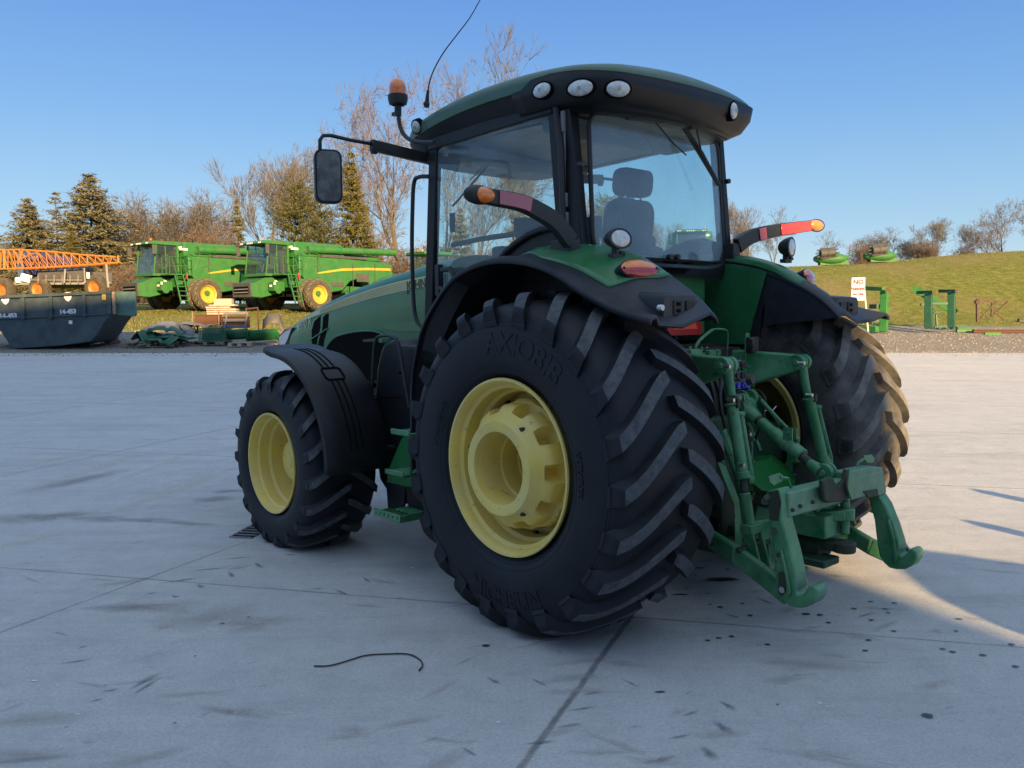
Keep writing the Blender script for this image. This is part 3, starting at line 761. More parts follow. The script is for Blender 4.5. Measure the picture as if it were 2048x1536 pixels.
m.box((0, -.38, 1.0), (.50, .25, .62)); m.box((0, WB, .72), (2.4, .26, .2)); m.box((0, WB + .9, .95), (.5, 2.2, .5)); m.box((0, 3.6, 1.35), (.62, 2.6, .6))
m.build('chassis', G['hitch_d'], T, bevel=.02, seg=2)
m = MB(); m.box((0, .25, 1.60), (1.36, .55, .42)); m.box((0, -.18, 1.68), (.9, .25, .22)); m.box((0, .9, 1.95), (1.5, 1.2, .25)); m.box((0, .0, 1.50), (.5, .3, .5))
m.build('rear_machinery', G['blackm'], T, bevel=.01)
# slow moving vehicle triangle, mostly behind the fender
tri = MB(); yy = -.08; bq = P(1402, 669, y=yy); Rr = .225; cx, cz_ = bq.x - Rr * .88, bq.z + Rr * .577
t6 = lambda r, k=.22: [V((cx + x * r, yy, cz_ + z * r)) for x, z in ((-1 + k * .55, -.577), (1 - k * .55, -.577), (1 - k * .1, -.577 + k), (k * .45, 1.155 - k * .8), (-k * .45, 1.155 - k * .8), (-1 + k * .1, -.577 + k))]
tri.prism(t6(Rr), (0, .004, 0)); to = tri.build('slow_vehicle_triangle', G['smv_r'], T)
tri = MB(); tri.prism([q + V((0, -.003, 0)) for q in t6(Rr * .66, .02)], (0, .004, 0)); tri.build('orange_triangle', G['smv_o'], to)
m = MB(); m.bar((cx, .02, 1.85), (cx, .02, 2.3), .04, .03, (0, 1, 0)); m.build('triangle_bracket', G['blackm'], T)
# ---------------------------------------------------------------- cab
def rrect(w, h, r, n=5, w2=None):
    """rounded rectangle outline, counter-clockwise; w2 = top width"""
    out = []; w2 = w if w2 is None else w2
    for (cx, cy, a0) in ((w / 2 - r, -h / 2 + r, -90), (w2 / 2 - r, h / 2 - r, 0), (-w2 / 2 + r, h / 2 - r, 90), (-w / 2 + r, -h / 2 + r, 180)):
        for i in range(n + 1):
            a = math.radians(a0 + 90 * i / n); out.append((cx + r * math.cos(a), cy + r * math.sin(a)))
    return out
fr = MB()
def post(a, b, w, d): fr.bar(a, b, w, d, (0, 1, 0))
# rear left, rear right, front left, front right posts
post((-.835, .19, 2.30), (-.835, .33, 3.56), .085, .17); post((-.86, .30, 2.30), (-.86, .42, 3.56), .05, .085)
post((.84, .10, 2.30), (.84, .22, 3.56), .07, .10)
post((-.86, 1.97, 1.85), (-.86, 1.84, 3.52), .06, .11); post((.86, 1.97, 1.85), (.86, 1.84, 3.52), .05, .09)
fr.bar((-.86, .40, 3.54), (-.86, 1.9, 3.50), .08, .10); fr.bar((.86, .25, 3.54), (.86, 1.9, 3.50), .08, .10)
fr.bar((-.86, .25, 3.53), (.86, .2, 3.56), .12, .10); fr.bar((-.86, 1.88, 3.50), (.86, 1.88, 3.50), .10, .12)
fr.bar((-.86, 1.95, 2.0), (.86, 1.95, 2.0), .1, .5)
fr.bar((-.84, 1.9, 2.02), (-.84, .9, 2.02), .06, .2); fr.bar((.84, 1.9, 2.02), (.84, .3, 2.02), .06, .3)
# lower rear wall under the rear window with rising corners
rows = []
for i in range(17):
    x = lerp(-.86, .86, i / 16); yb = .10 - .10 * (1 - (x / .86) ** 2)
    zt = 2.41 + .13 * (abs(x) / .86) ** 5
    rows.append([V((x, yb, 2.33)), V((x, yb - .02, 2.40)), V((x, yb - .02, zt)), V((x, yb + .02, zt + .02))])
fr.loft(rows, False, closed=False)
# wheel arch over the inner fender on the door side
def arch(sx):
    pts = []
    for i in range(15):
        a = math.radians(lerp(12, 100, i / 14)); pts.append((math.cos(a) * 1.46 + .0, 1.084 + math.sin(a) * 1.56))
    low = [(p_[0] * .92 - .02, p_[1] - .14) for p_ in pts]
    for x0 in (sx * .90,):
        rr = []
        for (a, b), (c, d) in zip(pts, low): rr.append([V((x0 - sx * .02, a, b)), V((x0 - sx * .07, a, b)), V((x0 - sx * .07, c, d - .6)), V((x0 + 0 * sx, c, d - .6)), V((x0, c, d))])
        fr.loft(rr, True)
for sx in (-1, 1):
    pa = [P(a, b, x=-.89) for a, b in [(985, 540), (1003, 518), (1016, 503), (1032, 489), (1060, 470), (1085, 460), (1112, 455), (1140, 468), (1140, 560), (985, 560)]]
    pa = [V((-q.x * sx * -1 if sx < 0 else .89, q.y, q.z)) for q in pa]
    fr.prism([V((sx * .89, q.y, q.z)) for q in pa], (-sx * .05, 0, 0)); fr.tube([V((sx * .90, q.y, q.z)) for q in pa[:8]], .03, 8)
cab = fr.build('cab_frame', G['black'], T, bevel=.012, seg=2, smooth=40)
# headliner and floor, seen through the panes
m = MB(); m.box((0, 1.05, 3.535), (1.64, 1.56, .05)); m.box((0, .50, 3.47), (1.5, .34, .10)); m.box((0, 1.70, 3.45), (1.5, .26, .14)); m.build('headliner', G['liner'], cab, bevel=.02)
m = MB(); m.box((0, 1.1, 2.12), (1.66, 1.5, .12)); m.box((0, .42, 2.30), (1.60, .30, .30)); m.box((.52, .95, 2.42), (.24, .7, .42)); m.box((-.62, .75, 2.35), (.28, .6, .28)); m.box((0, 1.78, 2.45), (.5, .16, .45)); m.build('cab_floor', G['interior'], cab, bevel=.03, seg=2)
# roof
def dense(pts, step=.12):
    out = []
    for a, b in zip(pts, pts[1:] + pts[:1]):
        out.append(a); n = int(math.hypot(b[0] - a[0], b[1] - a[1]) / step)
        for k in range(1, n): out.append((lerp(a[0], b[0], k / n), lerp(a[1], b[1], k / n)))
    return out
def zoff(y): return -.095 * (abs(y - .95) / 1.15) ** 2.2
RR0 = [(a / .985, b / 1.13) for a, b in dense(rrect(1.97, 2.26, .26, 8))]
def ro_ring(z, ins, crown=0.):
    """rounded plan outline of the roof, bowed at the back and front, arched along its length"""
    out = []; xw = .985 - ins; y0, y1 = -.10 + ins, 2.32 - ins
    for kx_, ky_ in RR0:
        x, y = kx_ * xw, ky_ * (y1 - y0) / 2
        yy = y + (y0 + y1) / 2; k = max(0, 1 - (x / xw) ** 2)
        kx = 1 - .07 * max(0, (yy - .6) / 1.5) ** 2
        bow = -.14 * k * ss(.9, -.1, yy) if yy < .9 else .12 * k * ss(.9, 2.1, yy)
        out.append(V((x * kx, yy + bow, z + crown * k + zoff(yy))))
    return out
m = MB()
m.loft([ro_ring(3.50, .24), ro_ring(3.49, .17), ro_ring(3.515, .12), ro_ring(3.59, .055), ro_ring(3.665, .015), ro_ring(3.70, .06)], True)
roof = m.build('cab_roof', G['black'], T, smooth=50)
m = MB()
m.loft([ro_ring(3.665, .03), ro_ring(3.675, .004), ro_ring(3.73, -.004, .005), ro_ring(3.775, .012, .01), ro_ring(3.805, .05, .02), ro_ring(3.825, .12, .03), ro_ring(3.84, .28, .035), ro_ring(3.85, .55, .03)], True)
m.build('roof_cap', G['roofg'], roof, smooth=60)
# lower roof light pods
surf_bulb = surf('bulb_glass', (.36, .34, .32), .15, coat=1.)
def roof_light(c, nrm, a=.085, b=.048, name='roof_light'):
    nrm = V(nrm).normalized(); h = MB(); oval(h, c, a * 1.18, b * 1.22, nrm, depth=.07); ho = h.build(name, G['hole'], roof)
    l = MB(); oval(l, V(c) + nrm * .004, a, b, nrm, depth=.02, dome=.02); lo_ = l.build('lens', G['lens'], ho, smooth=60)
    k_ = MB(); k_.cyl(V(c) + nrm * .018, V(c) + nrm * .0275, b * .26, n=16); k_.build('bulb', surf_bulb, lo_)
# black rear corner fairing that sweeps down around the lamps
m = MB(); R1 = ro_ring(3.80, -.010); R2 = ro_ring(3.655, .006); R3 = ro_ring(3.565, .055); R4 = ro_ring(3.505, .15)
keep = [i for i, q in enumerate(R1) if q.y < .35]
def order(R):
    lft = [R[i] for i in keep if R[i].x < 0]; rgt = [R[i] for i in keep if R[i].x >= 0]
    lft.sort(key=lambda q: (-q.y if q.x < -.8 else 0, q.x)); pts = sorted(lft + rgt, key=lambda q: math.atan2(q.y - .6, q.x) if q.y < .6 else 9)
    return pts
rows = []
for R, dz in ((R1, -.045), (R2, 0), (R3, 0), (R4, 0)):
    p_ = order(R)
    l0 = V((p_[0].x - .0, .72, p_[0].z - (.055 if R is R1 else 0))); r0 = V((p_[-1].x, .70, p_[-1].z - (.055 if R is R1 else 0)))
    l1 = V((p_[0].x, .62, p_[0].z - (.055 if R is R1 else 0))); r1 = V((p_[-1].x, .62, r0.z)); l2 = V((p_[0].x, .5, p_[0].z)); r2 = V((p_[-1].x, .5, p_[-1].z))
    row = [l0, l1, l2] + p_ + [r2, r1, r0]
    # fill the long straight back edge so that it bows
    full = []
    for a, b in zip(row, row[1:]):
        full.append(a)
        if abs(b.x - a.x) > .5:
            for k in range(1, 1):
                t_ = k / 10; x = lerp(a.x, b.x, t_); full.append(V((x, lerp(a.y, b.y, t_) - .14 * (1 - (x / a.x) ** 2), lerp(a.z, b.z, t_))))
    full.append(row[-1]); rows.append([q + V((0, 0, dz)) for q in full])
m.loft(rows, False, closed=False)
rfair = m.build('roof_fairing', G['black'], roof, smooth=50, solid=.012)
RC = [rfair, roof] + kids(roof)
def lamp_at(px, py, a, b, tilt=0.):
    h = cast(RC, px, py)
    if h is None: print('no lamp spot', px, py); return
    c, n = h; n = V((n.x, n.y, n.z * .3)).normalized(); roof_light(c + n * .018, n, a, b)
lamp_at(1087, 181, .088, .050); lamp_at(1163, 176, .092, .052); lamp_at(1235, 178, .082, .052); lamp_at(1463, 222, .050, .062); roof_light(P(832, 254, x=-.955), (-.80, -.35, -.35), .040, .052)
# panes
def pane(name, pts, mat, parent, solid=0.):
    m = MB(); m.add(pts, [list(range(len(pts)))]); return m.build(name, mat, parent, smooth=0)
m = MB(); rr = []
sidepts = [(1.86, 2.10), (1.84, 2.10), (1.79, 3.46), (.43, 3.50), (.36, 2.60), (.9, 2.35), (1.3, 2.1)]
so_ = pane('door_glass', [(-.875, a, b) for a, b in sidepts], G['glass'], T)
pane('side_glass', [(.875, a, b) for a, b in [(1.90, 2.12), (1.80, 3.46), (.28, 3.50), (.2, 2.4), (.9, 2.3)]], G['glass'], T)
def curved(name, mat, yf, x0, x1, z0, z1, r, frame=True, nx=14, parent=None):
    pts2 = rrect(x1 - x0, z1 - z0, r, 6, (x1 - x0) * .98); cx, cz = (x0 + x1) / 2, (z0 + z1) / 2
    loop = [V((cx + a, yf(cx + a, cz + b), cz + b)) for a, b in pts2]
    g = MB(); rows = []
    for i in range(nx + 1):
        a = lerp(-.999, .999, i / nx) * (x1 - x0) / 2
        # vertical extent of the rounded outline at this x
        d = max(0, abs(a) - ((x1 - x0) / 2 - r)); ins = r - math.sqrt(max(0, r * r - d * d))
        rows.append([V((cx + a, yf(cx + a, z), z)) for z in [lerp(z0 + ins, z1 - ins, j / 6) for j in range(7)]])
    g.loft(rows, False, closed=False); o = g.build(name, mat, parent or T, smooth=180)
    f = MB(); f.tube(loop + [loop[0], loop[1]], .017, 6, False); f.build('window_seal', G['blackm'], o)
    return o
rg = curved('rear_glass', G['glass2'], lambda x, z: .02 + .09 * (x / .8) ** 2 + .07 * (z - 2.5) - .01, -.79, .80, 2.47, 3.49, .13)
wg = curved('windscreen', G['glass'], lambda x, z: 2.12 - .16 * (x / .8) ** 2 - .05 * (z - 2.5), -.80, .80, 2.10, 3.46, .06)
# hinges, latches and knobs on the rear glass
m = MB()
for px, py in ((1250, 222), (1396, 250)):
    q = P(px, py, y=.05); m.box(q + V((0, -.03, -.02)), (.05, .03, .10)); m.box(q + V((0, 0, .03)), (.035, .08, .05))
m.build('glass_hinge', G['blackm'], rg, bevel=.012, seg=2)
m = MB()
for px, py, yy in ((1160, 329, .12), (1453, 363, .10), (1337, 514, -.02), (1352, 514, -.02)):
    q = P(px, py, y=yy); m.cyl(q + V((0, .01, 0)), q + V((0, -.03, 0)), .020, n=14)
m.build('glass_knob', G['blackm'], rg)
# rear wiper
m = MB(); A_ = P(1368, 203, y=.02); B_ = P(1402, 300, y=-.06); m.tube([A_, A_.lerp(B_, .5) + V((0, -.03, 0)), B_], .007, 6); 
C_ = P(1360, 240, y=.0); D_ = P(1438, 370, y=-.04); m.tube([C_, C_.lerp(D_, .5) + V((.012, -.01, 0)), D_], .015, 6); m.tube([C_ + V((-.035, 0, .01)), D_ + V((-.02, 0, .0))], .010, 5); m.tube([P(1305, 238, y=0), P(1345, 285, y=-.03), P(1372, 310, y=-.05)], .006, 5)
m.build('rear_wiper', G['blackm'], rg)
m = MB(); A_ = P(912, 405, y=1.98); B_ = P(992, 312, y=1.98); m.tube([P(905, 412, y=1.98), A_, B_], .010, 6); m.tube([P(940, 360, y=2.0), P(995, 305, y=2.0)], .006, 5); m.build('front_wiper', G['blackm'], wg)
# door furniture
m = MB()
a = P(1112, 215, x=-.90); b = P(1128, 470, x=-.90); m.tube([a, P(1122, 300, x=-.91), b], .025, 8)
m.build('door_edge_tube', G['blackm'], cab)
m = MB()
for (px, py, h) in ((1127, 243, .15), (1131, 400, .10), (1133, 436, .08)):
    q = P(px, py, x=-.885); m.box(q, (.03, .035, h))
m.box(P(1129, 340, x=-.885), (.012, .022, .62)); m.build('door_hinge', G['steel'] if False else surf('grey_hinge', (.20, .20, .20), .5), cab, bevel=.004)
m = MB(); q = P(893, 560, x=-.90)
m.tube([P(884, 540, x=-.93), P(900, 538, x=-.94), P(908, 548, x=-.94), P(908, 575, x=-.94), P(893, 582, x=-.93), P(880, 576, x=-.92)], .022, 8); m.box(P(878, 560, x=-.90), (.05, .05, .26)); m.build('door_handle', G['blackm'], cab)
m = MB(); m.tube([P(905, 490, x=-.80), P(960, 478, x=-.80), P(1030, 468, x=-.80), P(1037, 474, x=-.80), P(1040, 500, x=-.80)], .022, 8); m.build('door_grab_bar', G['blackm'], cab)
# seat
sx_, sy_ = .10, .62
m = MB()
def pad(c, w, h, d, r, lean=0.):
    rings = []
    for i, (dy, k) in enumerate(((-.5, .86), (-.35, .97), (0, 1.), (.35, .97), (.5, .86))):
        ring = []
        for a, b in rrect(w * k, h * k, r, 5): ring.append(V((c[0] + a, c[1] + dy * d + lean * -b, c[2] + b)))
        rings.append(ring)
    m.loft(rings, True)
hc = P(1266, 366, y=sy_); bc = P(1252, 458, y=sy_)
pad((hc.x, hc.y, hc.z), .42, .22, .13, .07, .1); pad((bc.x + .02, bc.y, bc.z - .06), .52, .60, .16, .12, .12); pad((bc.x, bc.y + .28, 2.42), .5, .16, .5, .05)
seat = m.build('seat', G['seat'], T, smooth=60)
m = MB(); m.box((bc.x - .34, bc.y + .18, bc.z - .05), (.09, .34, .08)); m.box((bc.x - .34, bc.y + .05, bc.z - .22), (.07, .10, .36)); m.box((bc.x + .36, bc.y + .2, bc.z - .08), (.12, .38, .10)); m.each('armrest', G['interior'], seat, bevel=.03, seg=2)
m = MB()
for k in (-1, 1): m.cyl((hc.x + k * .10, hc.y, hc.z - .2), (hc.x + k * .10, hc.y, hc.z), .012, n=8)
m.build('headrest_post', G['steel'], seat)
# steering wheel and column, monitor on the right
m = MB(); o = V((-.02, 1.45, 2.78)); 
for i in range(28):
    pass
ringp = [o + V((math.cos(2 * PI * i / 28) * .21, math.sin(2 * PI * i / 28) * .19, -math.sin(2 * PI * i / 28) * .09)) for i in range(29)]
m.tube(ringp, .015, 7, False); m.cyl(o, (-.02, 1.72, 2.3), .045, .07, n=12); m.box(o + V((0, .02, 0)), (.38, .04, .02)); m.box(P(1058, 455, y=1.75), (.28, .12, .16)); m.build('steering_wheel', G['interior'], cab, bevel=.005)
m = MB(); q = P(905, 445, x=-.7); m.box(q, (.03, .05, .16)); m.box((.62, 1.45, 2.86), (.06, .26, .20)); m.bar((.62, 1.5, 2.4), (.62, 1.48, 2.8), .03, .03); m.tube([P(1035, 475, y=1.2), P(1032, 450, y=1.2), P(1022, 443, y=1.2)], .008, 5); m.build('cab_monitor', G['blackm'], cab, bevel=.012)
# ---------------------------------------------------------------- mirrors, beacon, aerial, handrail
def mirror(side):
    s_ = -1
    k = lambda q: V((q.x * (1 if side < 0 else -1), q.y, q.z))
    m = MB(); m.bar(k(P(858, 318, y=2.0)), k(P(742, 290, y=2.0)), .05, .09); m.bar(k(P(790, 302, y=2.0)), k(P(742, 290, y=2.0)), .055, .06)
    m.tube([k(P(745, 288, y=2.0)), k(P(700, 280, y=2.0)), k(P(662, 271, y=2.0)), k(P(646, 271, y=2.0)), k(P(640, 280, y=2.0)), k(P(640, 306, y=2.0))], .016, 8)
    m.box(k(P(748, 303, y=2.0)), (.05, .04, .04))
    if side < 0: m.bar(P(858, 318, x=-.88), P(918, 332, x=-.80), .03, .10)
    arm = m.build('mirror_arm', G['blackm'], T, bevel=.008)
    c = k(P(656, 354, y=2.0)); h = MB(); rings = []
    R_ = rot('Z', -22 if side < 0 else 22)
    for dy, kk in ((.10, .55), (.09, .8), (.04, .98), (-.03, 1.), (-.045, .97)):
        rings.append([c + R_ @ V((a * kk, dy, b * kk)) for a, b in rrect(.215, .42, .06, 5)])
    h.loft(rings, True); ho = h.build('mirror_housing', G['black'], arm, smooth=50)
    g = MB(); g.prism([c + R_ @ V((a, -.047, b)) for a, b in rrect(.18, .385, .05, 5)], R_ @ V((0, -.003, 0))); g.build('mirror_glass', G['mirror'], ho)
G['mirror'] = surf('dirty_mirror', (.25, .27, .28), .08, metal=.95, dirt=(.06, .065, .07), damt=.85, ds=9, thr=.42, bump=.02)
mirror(-1); mirror(1)
m = MB(); bx = -1.05
m.tube(spline([P(868, 285, x=bx), P(835, 284, x=bx), P(812, 274, x=bx), P(801, 255, x=bx), P(797, 232, x=bx), P(796, 212, x=bx)], 3), .018, 8); m.box(P(790, 228, x=bx), (.03, .06, .03)); m.cyl(P(796, 232, x=bx), P(796, 210, x=bx), .030, n=12)
b0 = P(796, 211, x=bx); bt = b0.z
m.lathe([(0, .05), (.01, .075), (.05, .085), (.085, .085), (.09, .075), (.09, 0)], b0, (0, 0, 1), 24)
be = m.build('beacon_stand', G['blackm'], T)
m = MB(); m.lathe([(.085, .074), (.13, .074), (.165, .070), (.20, .055), (.222, .03), (.228, .001)], b0, (0, 0, 1), 24); m.build('beacon_lamp', G['amber'], be, smooth=60)
m = MB(); a0 = P(853, 208, x=-.93)
pts = [P(853, 208, x=-.93), P(856, 180, x=-.93), P(864, 148, x=-.93), P(885, 108, x=-.95), P(915, 68, x=-.97), P(940, 35, x=-.98), P(960, 0, x=-1.0), P(985, -40, x=-1.0)]
m.tube(spline(pts, 3), .005, 5, rs=[lerp(.007, .003, i / 21) for i in range(22)]); m.cyl(pts[0] + V((0, 0, -.03)), pts[1], .022, .010, n=10); m.ball(pts[0], .028, 10, 6); m.build('aerial', G['blackm'], T)
m = MB(); hx = -.97
m.tube(spline([P(858, 353, x=hx), P(838, 354, x=hx), P(828, 366, x=hx), P(825, 420, x=hx), P(824, 500, x=hx), P(827, 600, x=hx), P(833, 640, x=hx), P(846, 655, x=hx)], 4), .018, 8); m.build('door_handrail', G['blackm'], T)
# ---------------------------------------------------------------- hood
ST = [(2.20, .47, 2.58, 1.62), (2.65, .46, 2.545, 1.62), (3.3, .455, 2.46, 1.62), (4.0, .45, 2.355, 1.62), (4.6, .445, 2.23, 1.60), (5.1, .435, 2.095, 1.56), (5.42, .41, 2.00, 1.53), (5.62, .37, 1.935, 1.50), (5.72, .32, 1.88, 1.49), (5.76, .26, 1.82, 1.52)]
m = MB(); rings = []
for y, w_, zt, zb in ST:
    ring = [V((-w_ + .03, y, zb)), V((-w_, y, zb + .08)), V((-w_, y, zt - .16)), V((-w_ + .015, y, zt - .07)), V((-w_ + .06, y, zt - .015)), V((-w_ + .14, y, zt + .02)), V((-.15, y, zt + .045)), V((0, y, zt + .05))]
    ring += [V((-q.x, q.y, q.z)) for q in reversed(ring[:-1])]
    rings.append(ring)
m.loft(rings, True)
hood = m.build('hood', G['paint'], T, smooth=40)
def hx_(y): return -interp([(a, b) for a, b, _, _ in ST], y)
def onhood(px, py, out=.004):
    q = P(px, py, x=-.45)
    for _ in range(4): q = P(px, py, x=hx_(q.y) - out)
    return q
def hpoly(pxs, name, mat, out=.004, th=.003, parent=None):
    m = MB(); pts = [onhood(a, b, out) for a, b in pxs]; m.prism(pts, (th, 0, 0)); return m.build(name, mat, parent or hood)
# stripe as short pieces so that it hugs the side
m = MB(); up_ = [(598, 641), (640, 618), (690, 596), (745, 577), (800, 562), (852, 552), (872, 548)]; lo_ = [(600, 643), (640, 629), (690, 612), (745, 596), (800, 583), (852, 573), (872, 569)]
for i in range(6): m.prism([onhood(*up_[i]), onhood(*up_[i + 1]), onhood(*lo_[i + 1]), onhood(*lo_[i])], (.002, 0, 0))
m.build('side_stripe', G['stripe'], hood)
m = MB()
for k in range(1, 5):
    t_ = k / 5; pts = [onhood(lerp(a[0], b[0], t_), lerp(a[1], b[1], t_), .0065) for a, b in zip(up_, lo_)]; m.tube(pts[1:], .0022, 4)
m.build('stripe_lines', surf('stripe_line', (.40, .38, .20), .5), hood)
hpoly([(624, 700), (623, 662), (628, 643), (641, 631), (640, 655), (634, 680), (631, 700)], 'hood_vent', G['hole'])
hpoly([(634, 700), (637, 682), (644, 660), (646, 634), (652, 628), (657, 627), (655, 655), (648, 680), (645, 701)], 'hood_vent', G['hole'])
m = MB(); m.tube([onhood(620, 680, .01), onhood(655, 657, .01)], .008, 6); m.build('vent_bar', G['paint'], hood)
# wheel arch opening in the hood side
hpoly([(650, 706), (657, 690), (672, 675), (695, 667), (722, 663), (746, 664), (762, 669), (775, 678), (800, 690), (852, 696), (850, 760), (650, 760)], 'engine_opening', G['hole'], out=.005)
m = MB(); m.tube(spline([onhood(a, b, .008) for a, b in [(649, 708), (656, 690), (671, 674), (695, 666), (722, 662), (747, 662), (764, 667), (778, 677)]], 3), .010, 6); m.build('opening_trim', G['paint'], hood)
m = MB()
hl = [P(557, 706, x=-.30), P(556, 672, x=-.27)]
def nose(px, py, x): return P(px, py, x=x)
m.prism([onhood(577, 706, .006), onhood(575, 690, .006), onhood(580, 672, .006), onhood(587, 655, .006), P(570, 660, x=-.38), P(557, 672, x=-.345), P(557, 706, x=-.345)], (.02, 0.01, 0)); hlo = m.build('headlight', G['black'], hood)
m = MB(); m.prism([P(559, 703, x=-.353), P(558, 674, x=-.353), P(570, 663, x=-.395), P(583, 656, x=-.425), P(574, 680, x=-.40), P(567, 694, x=-.375)], (.006, 0, 0)); m.build('headlight_lens', G['lens'], hlo)
def side_text(txt, p0, p1, size, mat, name, out=.0085, shear=.25):
    """letters along the hood side from p0 (front) to p1"""
    a, b = onhood(*p0, out), onhood(*p1, out); d = (b - a).normalized(); u = V((0, 0, 1)); u = (u - d * u.dot(d)).normalized(); n_ = d.cross(u)
    M = Matrix.Translation((a + b) / 2) @ Matrix((d, u, n_)).transposed().to_4x4()
    m = MB(); m.text(txt, M, size, .001, shear=shear); return m.build(name, mat, hood, smooth=0)
side_text('8370 R', (594, 662), (622, 650), .135, G['stripe'], 'model_number', .006)
side_text('JOHN DEERE', (820, 580), (896, 566), .13, G['ink'], 'maker_lettering', .009, .0)
# dark engine bay below the hood
m = MB(); m.box((0, 3.4, 1.55), (.74, 3.0, .40)); m.box((0, 4.9, 1.35), (.7, 1.2, .5)); m.box((-.3, 3.9, 1.45), (.2, .4, .3)); m.tube([(-.42, 3.0, 1.75), (-.44, 3.4, 1.82), (-.42, 3.9, 1.80)], .035, 8); m.box((0, 2.2, 1.75), (.9, .5, .6)); m.build('engine', G['blackm'], T, bevel=.02)
m = MB(); m.prism([onhood(760, 648, .012), onhood(852, 640, .012), onhood(852, 662, .012), onhood(800, 663, .012), onhood(772, 658, .012)], (.03, 0, 0)); m.build('hood_lower_lip', G['paint'], hood)
# ---------------------------------------------------------------- front fenders
def front_fender(side):
    rings = []; n = 22; R_ = .915
    xs = [(1.815, -.035), (1.81, 0), (1.77, .014), (1.7, .022), (1.5, .024), (1.32, .018), (1.24, 0), (1.235, -.03)]
    for x, dr in xs:
        row = []
        for i in range(n + 1):
            a = math.radians(lerp(79, 183, i / n)); k = .06 * max(0, 1 - i / 3.) ** 2
            rr = R_ + dr + .01; row.append(V((side * x, WB + math.cos(a) * rr, ZF + .055 + math.sin(a) * rr + k)))
        rings.append(row)
    m = MB(); m.loft(rings, False, closed=False); f = m.build('front_fender', G['black'], T, smooth=50, solid=.022)
    gr = MB()
    for x in (1.60, 1.545, 1.49):
        for (a0, a1) in ((80, 122), (133, 172)):
            pts = [V((side * x, WB + math.cos(math.radians(a)) * (R_ + .047), ZF + .055 + math.sin(math.radians(a)) * (R_ + .047))) for a in [lerp(a0, a1, i / 14) for i in range(15)]]
            gr.tube(pts, .006, 5)
    lp = []
    for x, a in ((1.62, 123), (1.47, 123), (1.455, 124.5), (1.455, 130.5), (1.47, 132), (1.62, 132), (1.635, 130.5), (1.635, 124.5), (1.62, 123)):
        lp.append(V((side * x, WB + math.cos(math.radians(a)) * (R_ + .048), ZF + .055 + math.sin(math.radians(a)) * (R_ + .048))))
    gr.tube(lp, .008, 5); gr.build('fender_groove', G['hole'], f)
    b = MB(); b.tube([V((side * 1.3, WB - .2, ZF + .3)), V((side * 1.35, WB - .5, ZF + .75)), V((side * 1.5, WB - .55, ZF + .8))], .03, 8); b.build('fender_stay', G['blackm'], f)
front_fender(-1); front_fender(1)
# ---------------------------------------------------------------- fuel tank, steps
m = MB(); tx = -1.13
out = [P(a, b, x=tx) for a, b in [(760, 700), (752, 735), (748, 790), (746, 880), (757, 960), (790, 1012), (800, 1010), (812, 900), (845, 820), (850, 690), (800, 690), (790, 678), (768, 682)]]
m.prism(out, (.62, 0, 0)); tank = m.build('shadow_caster', G['black'], T, bevel=.05, seg=4, smooth=50)
m = MB(); c = P(777, 681, x=tx + .08); m.cyl(c + V((0, 0, -.02)), c + V((0, 0, .03)), .085, n=20); m.build('tank_cap', G['paint'], tank, bevel=.008)
m = MB(); m.box(P(800, 745, x=tx - .004), (.02, .01, .02)); m.tube([P(742, 792, x=tx - .01), P(800, 794, x=tx - .01)], .006, 5); m.build('tank_seam', G['hole'], tank)
m = MB(); m.tube(spline([P(743, 888, x=-1.2), P(741, 850, x=-1.2), P(747, 720, x=-1.2), P(752, 680, x=-1.2), P(765, 672, x=-1.2), P(785, 674, x=-1.2), P(797, 690, x=-1.2), P(806, 740, x=-1.2), P(819, 815, x=-1.2)], 4), .016, 8); m.tube([P(743, 888, x=-1.2), P(760, 895, x=-1.2), P(790, 893, x=-1.2)], .016, 8); m.build('step_handrail', G['blackm'], T)
m = MB(); m.prism([P(a, b, x=-1.25) for a, b in [(850, 790), (828, 850), (800, 880), (775, 940), (772, 965), (810, 975), (860, 975), (870, 800)]], (.05, 0, 0)); sp = m.build('step_side', G['paint'], T, bevel=.01)
m = MB()
for px, py, zz in ((800, 945, 0), (812, 865, 0)): c = P(px + 14, py, x=-1.4); m.box(c, (.24, .26, .03)); m.box(c + V((-.12, 0, .012)), (.02, .26, .045))
m.each('step', G['hitch'], sp, bevel=.008)
m = MB(); m.prism([P(a, b, x=-1.27) for a, b in [(772, 965), (776, 1018), (806, 1022), (810, 975)]], (.02, 0, 0)); m.prism([P(a, b, x=-1.27) for a, b in [(812, 975), (818, 1030), (850, 1036), (860, 975)]], (.02, 0, 0)); m.build('step_flap', G['black'], sp)
m = MB(); c = P(812, 1028, x=-1.40); m.box(c, (.34, .36, .03)); m.box(c + V((-.18, 0, .02)), (.015, .38, .06)); m.box(c + V((0, -.18, .02)), (.34, .015, .05))
for i in range(6): m.box(c + V((-.12, -.15 + i * .06, .025)), (.16, .012, .02))
m.build('bottom_step', G['hitch'], sp, bevel=.004)
# ================================================================ three point hitch
H_ = T
def Y(px, py, y): return P(px, py, y=y)
RS = G['hitch_rust']; HG = G['hitch']
